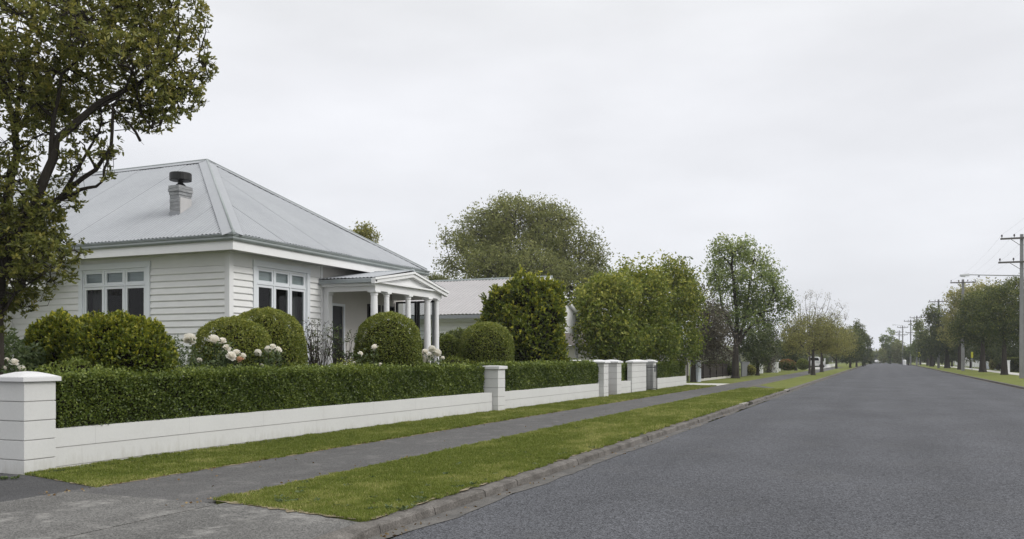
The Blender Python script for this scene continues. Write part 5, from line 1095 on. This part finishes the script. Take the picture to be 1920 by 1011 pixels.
# faint lettering blocks on the side panel
mb=MB(); 
for r_,(z,n_) in enumerate(((.86,7),(.74,5))):
    for k in range(n_): mb.box(vx-.05+k*.11,vx+.03+k*.11,vy-.856,vy-.853,z,z+.06)
mb.build('side_lettering',M['gutter'],t)
# tiny things at the end of the road
def car(px,t_,label,ln=4.2):
    x,y=at(px,t_); t=thing('parked_car',label,'car',(x,y,0),'small white cars at the end of the road'); mb=MB()
    mb.loft([(x-.85,y-p,z) for p,z in ((0,.3),(4.1,.3),(4.1,.75),(3.2,.88),(0.2,.9),(0,.6))],[(x+.85,y-p,z) for p,z in ((0,.3),(4.1,.3),(4.1,.75),(3.2,.88),(0.2,.9),(0,.6))]); mb.build('body',M['carwhite'],t,bevel=.05)
    mb=MB().loft([(x-.72,y-p,z) for p,z in ((.4,.901),(3.1,.901),(2.5,1.35),(1.0,1.38))],[(x+.72,y-p,z) for p,z in ((.4,.901),(3.1,.901),(2.5,1.35),(1.0,1.38))]); mb.build('cabin',M['glassdark'],t,bevel=.05)
    MB().box(x-.66,x+.66,y-2.45,y-1.05,1.381,1.41).build('roof',M['carwhite'],t)
    for dx in (-.78,.78):
        for dy in (.8,3.3):
            mb=MB(); mb.loft([(x+dx-.08,y-dy+.32*math.cos(g_),.32+.32*math.sin(g_)) for g_ in np.linspace(0,6.28,14,endpoint=False)],[(x+dx+.08,y-dy+.32*math.cos(g_),.32+.32*math.sin(g_)) for g_ in np.linspace(0,6.28,14,endpoint=False)]); mb.build('wheel',M['rubber'],t)
car(1646,262,'tiny white car at the end of the road, below the gap between the trees')
x,y=at(1696,188); tag(MB().lathe(x,y,[(.28,0),(.34,.9),(.36,.95),(.3,1.1),(.1,1.15)],10).build('bin',M['carwhite'],origin=(x,y,0)),'small white bin by the far right verge below the distant poles','bin')
def sign(px,t_,py0,py1,label,w=.45):
    x,y=at(px,t_); t=thing('marker_sign',label,'sign',(x,y,0),'yellow marker signs on the right verge'); z0,z1=zat(py1,t_),zat(py0,t_)
    MB().tube([(x,y,-.05),(x,y,z1)],.04,6).build('post',M['metal'],t); MB().box(x-w/2,x+w/2,y-.07,y-.05,z0,z1).build('board',M['yellow'],t,bevel=.03)
sign(1724,165,661,669,'yellow marker sign on a thin post among the far right hand trunks',.5)
sign(1822.5,100,660,671,'narrow yellow marker board between the grey pole and the thick trunk',.22)
# right-side white post, wall pieces
x,y=at(1889.5,82); t=thing('gate_post','tall white gate post between the dark trunk and the box hedge','post',(x,y,0),'white posts across the street'); MB().box(x-.16,x+.16,y-.16,y+.16,-.05,1.15).build('shaft',M['white'],t,bevel=.01); MB().box(x-.2,x+.2,y-.2,y+.2,1.151,1.22).build('cap',M['white'],t)
x,y=at(1790,118)
t=thing('garden_wall','low pale wall with a white coping across the street, behind the trunks','wall',(13.2,110,0)); MB().box(13.1,13.3,99,140,-.05,.85).build('render',M['bluegrey'],t); MB().box(13.04,13.36,99,140,.851,.95).build('coping',M['white'],t)
t=thing('white_fence','white board fence far along the opposite side of the street','fence',(13,160,0)); MB().box(13.0,13.1,142,190,.1,1.25).build('boards',M['white'],t)
for yy in range(142,191,8): MB().box(12.93,12.999,yy,yy+.12,0,1.35).build('post',M['white'],t)
t=thing('bungalow','low grey roofed bungalow behind the hedges across the street','house',(22,112,0))
MB().box(17.5,27,100,122,-.05,2.5).build('wall',M['tan'],t); MB().add([(16.8,99.4,2.5),(27.6,99.4,2.5),(27.6,122.6,2.5),(16.8,122.6,2.5),(22,105,4.6),(22,117,4.6)],[(0,1,4),(1,2,5,4),(2,3,5),(3,0,4,5)]).build('roof',M['zinc2'],t)

# ================================================================== POWER POLES AND LINES
PG='concrete power poles along the right verge'
ARM={}
def pole(key,px,t_,top,label,arms,r0=.15,lamp=None,side=0):
    x,y=at(px,t_); t=thing('power_pole',label,'power pole',(x,y,0),PG); zt_=zat(top,t_)
    mb=MB(); mb.loft([(x-r0,y-r0,-.1),(x+r0,y-r0,-.1),(x+r0,y+r0,-.1),(x-r0,y+r0,-.1)],[(x-r0*.72,y-r0*.72,zt_+.18),(x+r0*.72,y-r0*.72,zt_+.18),(x+r0*.72,y+r0*.72,zt_+.18),(x-r0*.72,y+r0*.72,zt_+.18)]); mb.build('pole',M['pole'],t,bevel=.02)
    pts=[]
    for (py,hw,n_) in arms:
        z=zat(py,t_); yy=y-r0-.05; am=MB().box(x-hw,x+hw,yy-.05,yy+.05,z-.06,z+.06); 
        for s_ in (-1,1): am.tube([(x+s_*hw*.5,yy+.02,z-.06),(x+s_*.1,yy+.06,z-.5)],.018,4)
        a_=am.build('crossarm',M['wood'],t)
        for k in range(n_):
            q=-hw*.93+2*hw*.93*k/(n_-1) if n_>2 else (-hw*.9,hw*.9)[k]
            if n_==4: q=(-hw*.93,-hw*.36,hw*.36,hw*.93)[k]
            MB().lathe(x+q,yy,[(.02,z+.061),(.02,z+.14),(.055,z+.15),(.05,z+.2),(.06,z+.22),(.045,z+.28),(.02,z+.3)],8).build('insulator',M['porcelain'],a_)
            pts.append((x+q,yy,z+.3))
    ARM[key]=pts
    if lamp:
        py,ln=lamp; z=zat(py,t_); la=MB().tube([(x-.1,y-r0,z-.05),(x-ln*.5,y-r0,z+.05),(x-ln+.5,y-r0,z+.14)],[.04,.035,.03],8); la.box(x-ln*.72,x-ln*.69,y-r0-.05,y-r0+.05,z-.06,z+.06); lo=la.build('lamp_arm',M['metal'],t)
        hd=MB().loft([(x-ln-.1,y-r0-.14,z+.09),(x-ln+.52,y-r0-.16,z+.04),(x-ln+.52,y-r0+.16,z+.04),(x-ln-.1,y-r0+.14,z+.09)],[(x-ln-.08,y-r0-.1,z+.19),(x-ln+.5,y-r0-.12,z+.23),(x-ln+.5,y-r0+.12,z+.23),(x-ln-.08,y-r0+.1,z+.19)]); ho=hd.build('lamp_head',M['lens'],lo,bevel=.02)
        MB().loft([(x-ln-.05,y-r0-.11,z+.02),(x-ln+.25,y-r0-.12,z-.01),(x-ln+.25,y-r0+.12,z-.01),(x-ln-.05,y-r0+.11,z+.02)],[(x-ln-.06,y-r0-.12,z+.08),(x-ln+.26,y-r0-.13,z+.058),(x-ln+.26,y-r0+.13,z+.058),(x-ln-.06,y-r0+.12,z+.08)]).build('lens',M['lens'],lo)
    return t
pole('a',1915.8,60,444,'nearest tall concrete power pole at the right edge, carrying a long street lamp arm',[(447,1.32,4),(491.5,1.45,4)],.14,lamp=(516,3.75))
pole('b',1805.5,98,527,'second power pole, rising out of the pale olive tree crown',[(530,1.3,4)],.17)
pole('c',1759.8,128,564,'third power pole, above the peaked street tree',[(566,1.3,4),(590,1.2,2)],.17)
pole('d',1719,172,594,'fourth power pole, first of the distant group, right of the tall thin ones',[(596,1.3,4)],.16)
pole('e',1707.5,182,601,'fifth power pole, tall and thin, left of the fourth',[(602.5,1.3,4),(624,1.0,2)],.15)
pole('f',1692.5,205,612,'sixth power pole, with two wide crossarms and a small lamp',[(614,1.2,4),(628,1.1,2)],.15,lamp=(610,2.2))
pole('g',1686,240,621,'last and faintest power pole by the tall distant trees',[(623,1.1,4),(628,1.4,2)],.16)
M['wire']=surf('aluminium_wire',(.30,.31,.32),.5,.02,5)
ks=list('abcdefg')
def wire(i,label):
    mb=MB(); pts=[]
    x,y,z=ARM['a'][i]; pts.append((x+.4,y-45,z+.3))
    for k in ks: 
        if i<len(ARM[k]): pts.append(ARM[k][i])
    path=[]
    for p,q in zip(pts,pts[1:]):
        for j in range(8): f=j/8; path.append(tuple(p[m]+(q[m]-p[m])*f for m in range(2))+(p[2]+(q[2]-p[2])*f-.55*4*f*(1-f),))
    path.append(pts[-1]); mb.tube(path,.0045,3); tag(mb.build('power_line',M['wire'],origin=pts[1]),label,'power line','overhead power lines')
for i,lab in enumerate(('outermost overhead wire, on the street side ends of the pole crossarms','overhead wire second from the street side on the crossarms','overhead wire third from the street side on the crossarms','overhead wire on the garden side ends of the crossarms')): wire(i,lab)
# far-off woods that close the view on both sides
def wood(name,label,segs,n,mat='oak'):
    P=[]
    for x0,y0,x1,y1,h,k in segs:
        f=rng.random(k); hh=h*(.7+.3*np.sin(f*23)*np.sin(f*7+1)); P.append(np.stack([x0+(x1-x0)*f+rng.normal(0,3,k),y0+(y1-y0)*f+rng.normal(0,3,k),hh*rng.random(k)**.7],1))
    P=np.concatenate(P); n=len(P); V,Fq,T=leaves(P,rdir(n),1.1,.8,np.clip(.45+rng.normal(0,.15,n),0,1),False)
    o=npmesh(name,V,Fq,LM[mat],origin=(0,300,0),tint=T); tag(o,label,'woodland',kind='stuff')
wood('far_wood','far off belt of trees closing the horizon beyond the houses',[(-120,120,-60,300,7,16000),(-60,300,-12,330,8,9000),(-12,335,20,335,5,5000),(20,330,110,300,8,9000),(60,60,110,300,8,14000),(-100,20,-120,120,7,7000)],0)
# ================================================================== HAZE
hz=MB().box(-150,150,-33,435,-1.2,16).build('haze',[],origin=(0,200,0))
m=bpy.data.materials.new('haze_air'); m.use_nodes=True; tt=m.node_tree; tt.nodes.clear(); o=tt.nodes.new('ShaderNodeOutputMaterial'); v=tt.nodes.new('ShaderNodeVolumePrincipled')
v.inputs['Color'].default_value=(.93,.95,1,1); v.inputs['Density'].default_value=.00038; v.inputs['Anisotropy'].default_value=.2; tt.links.new(v.outputs[0],o.inputs['Volume']); hz.data.materials.append(m); tag(hz,kind='stuff')
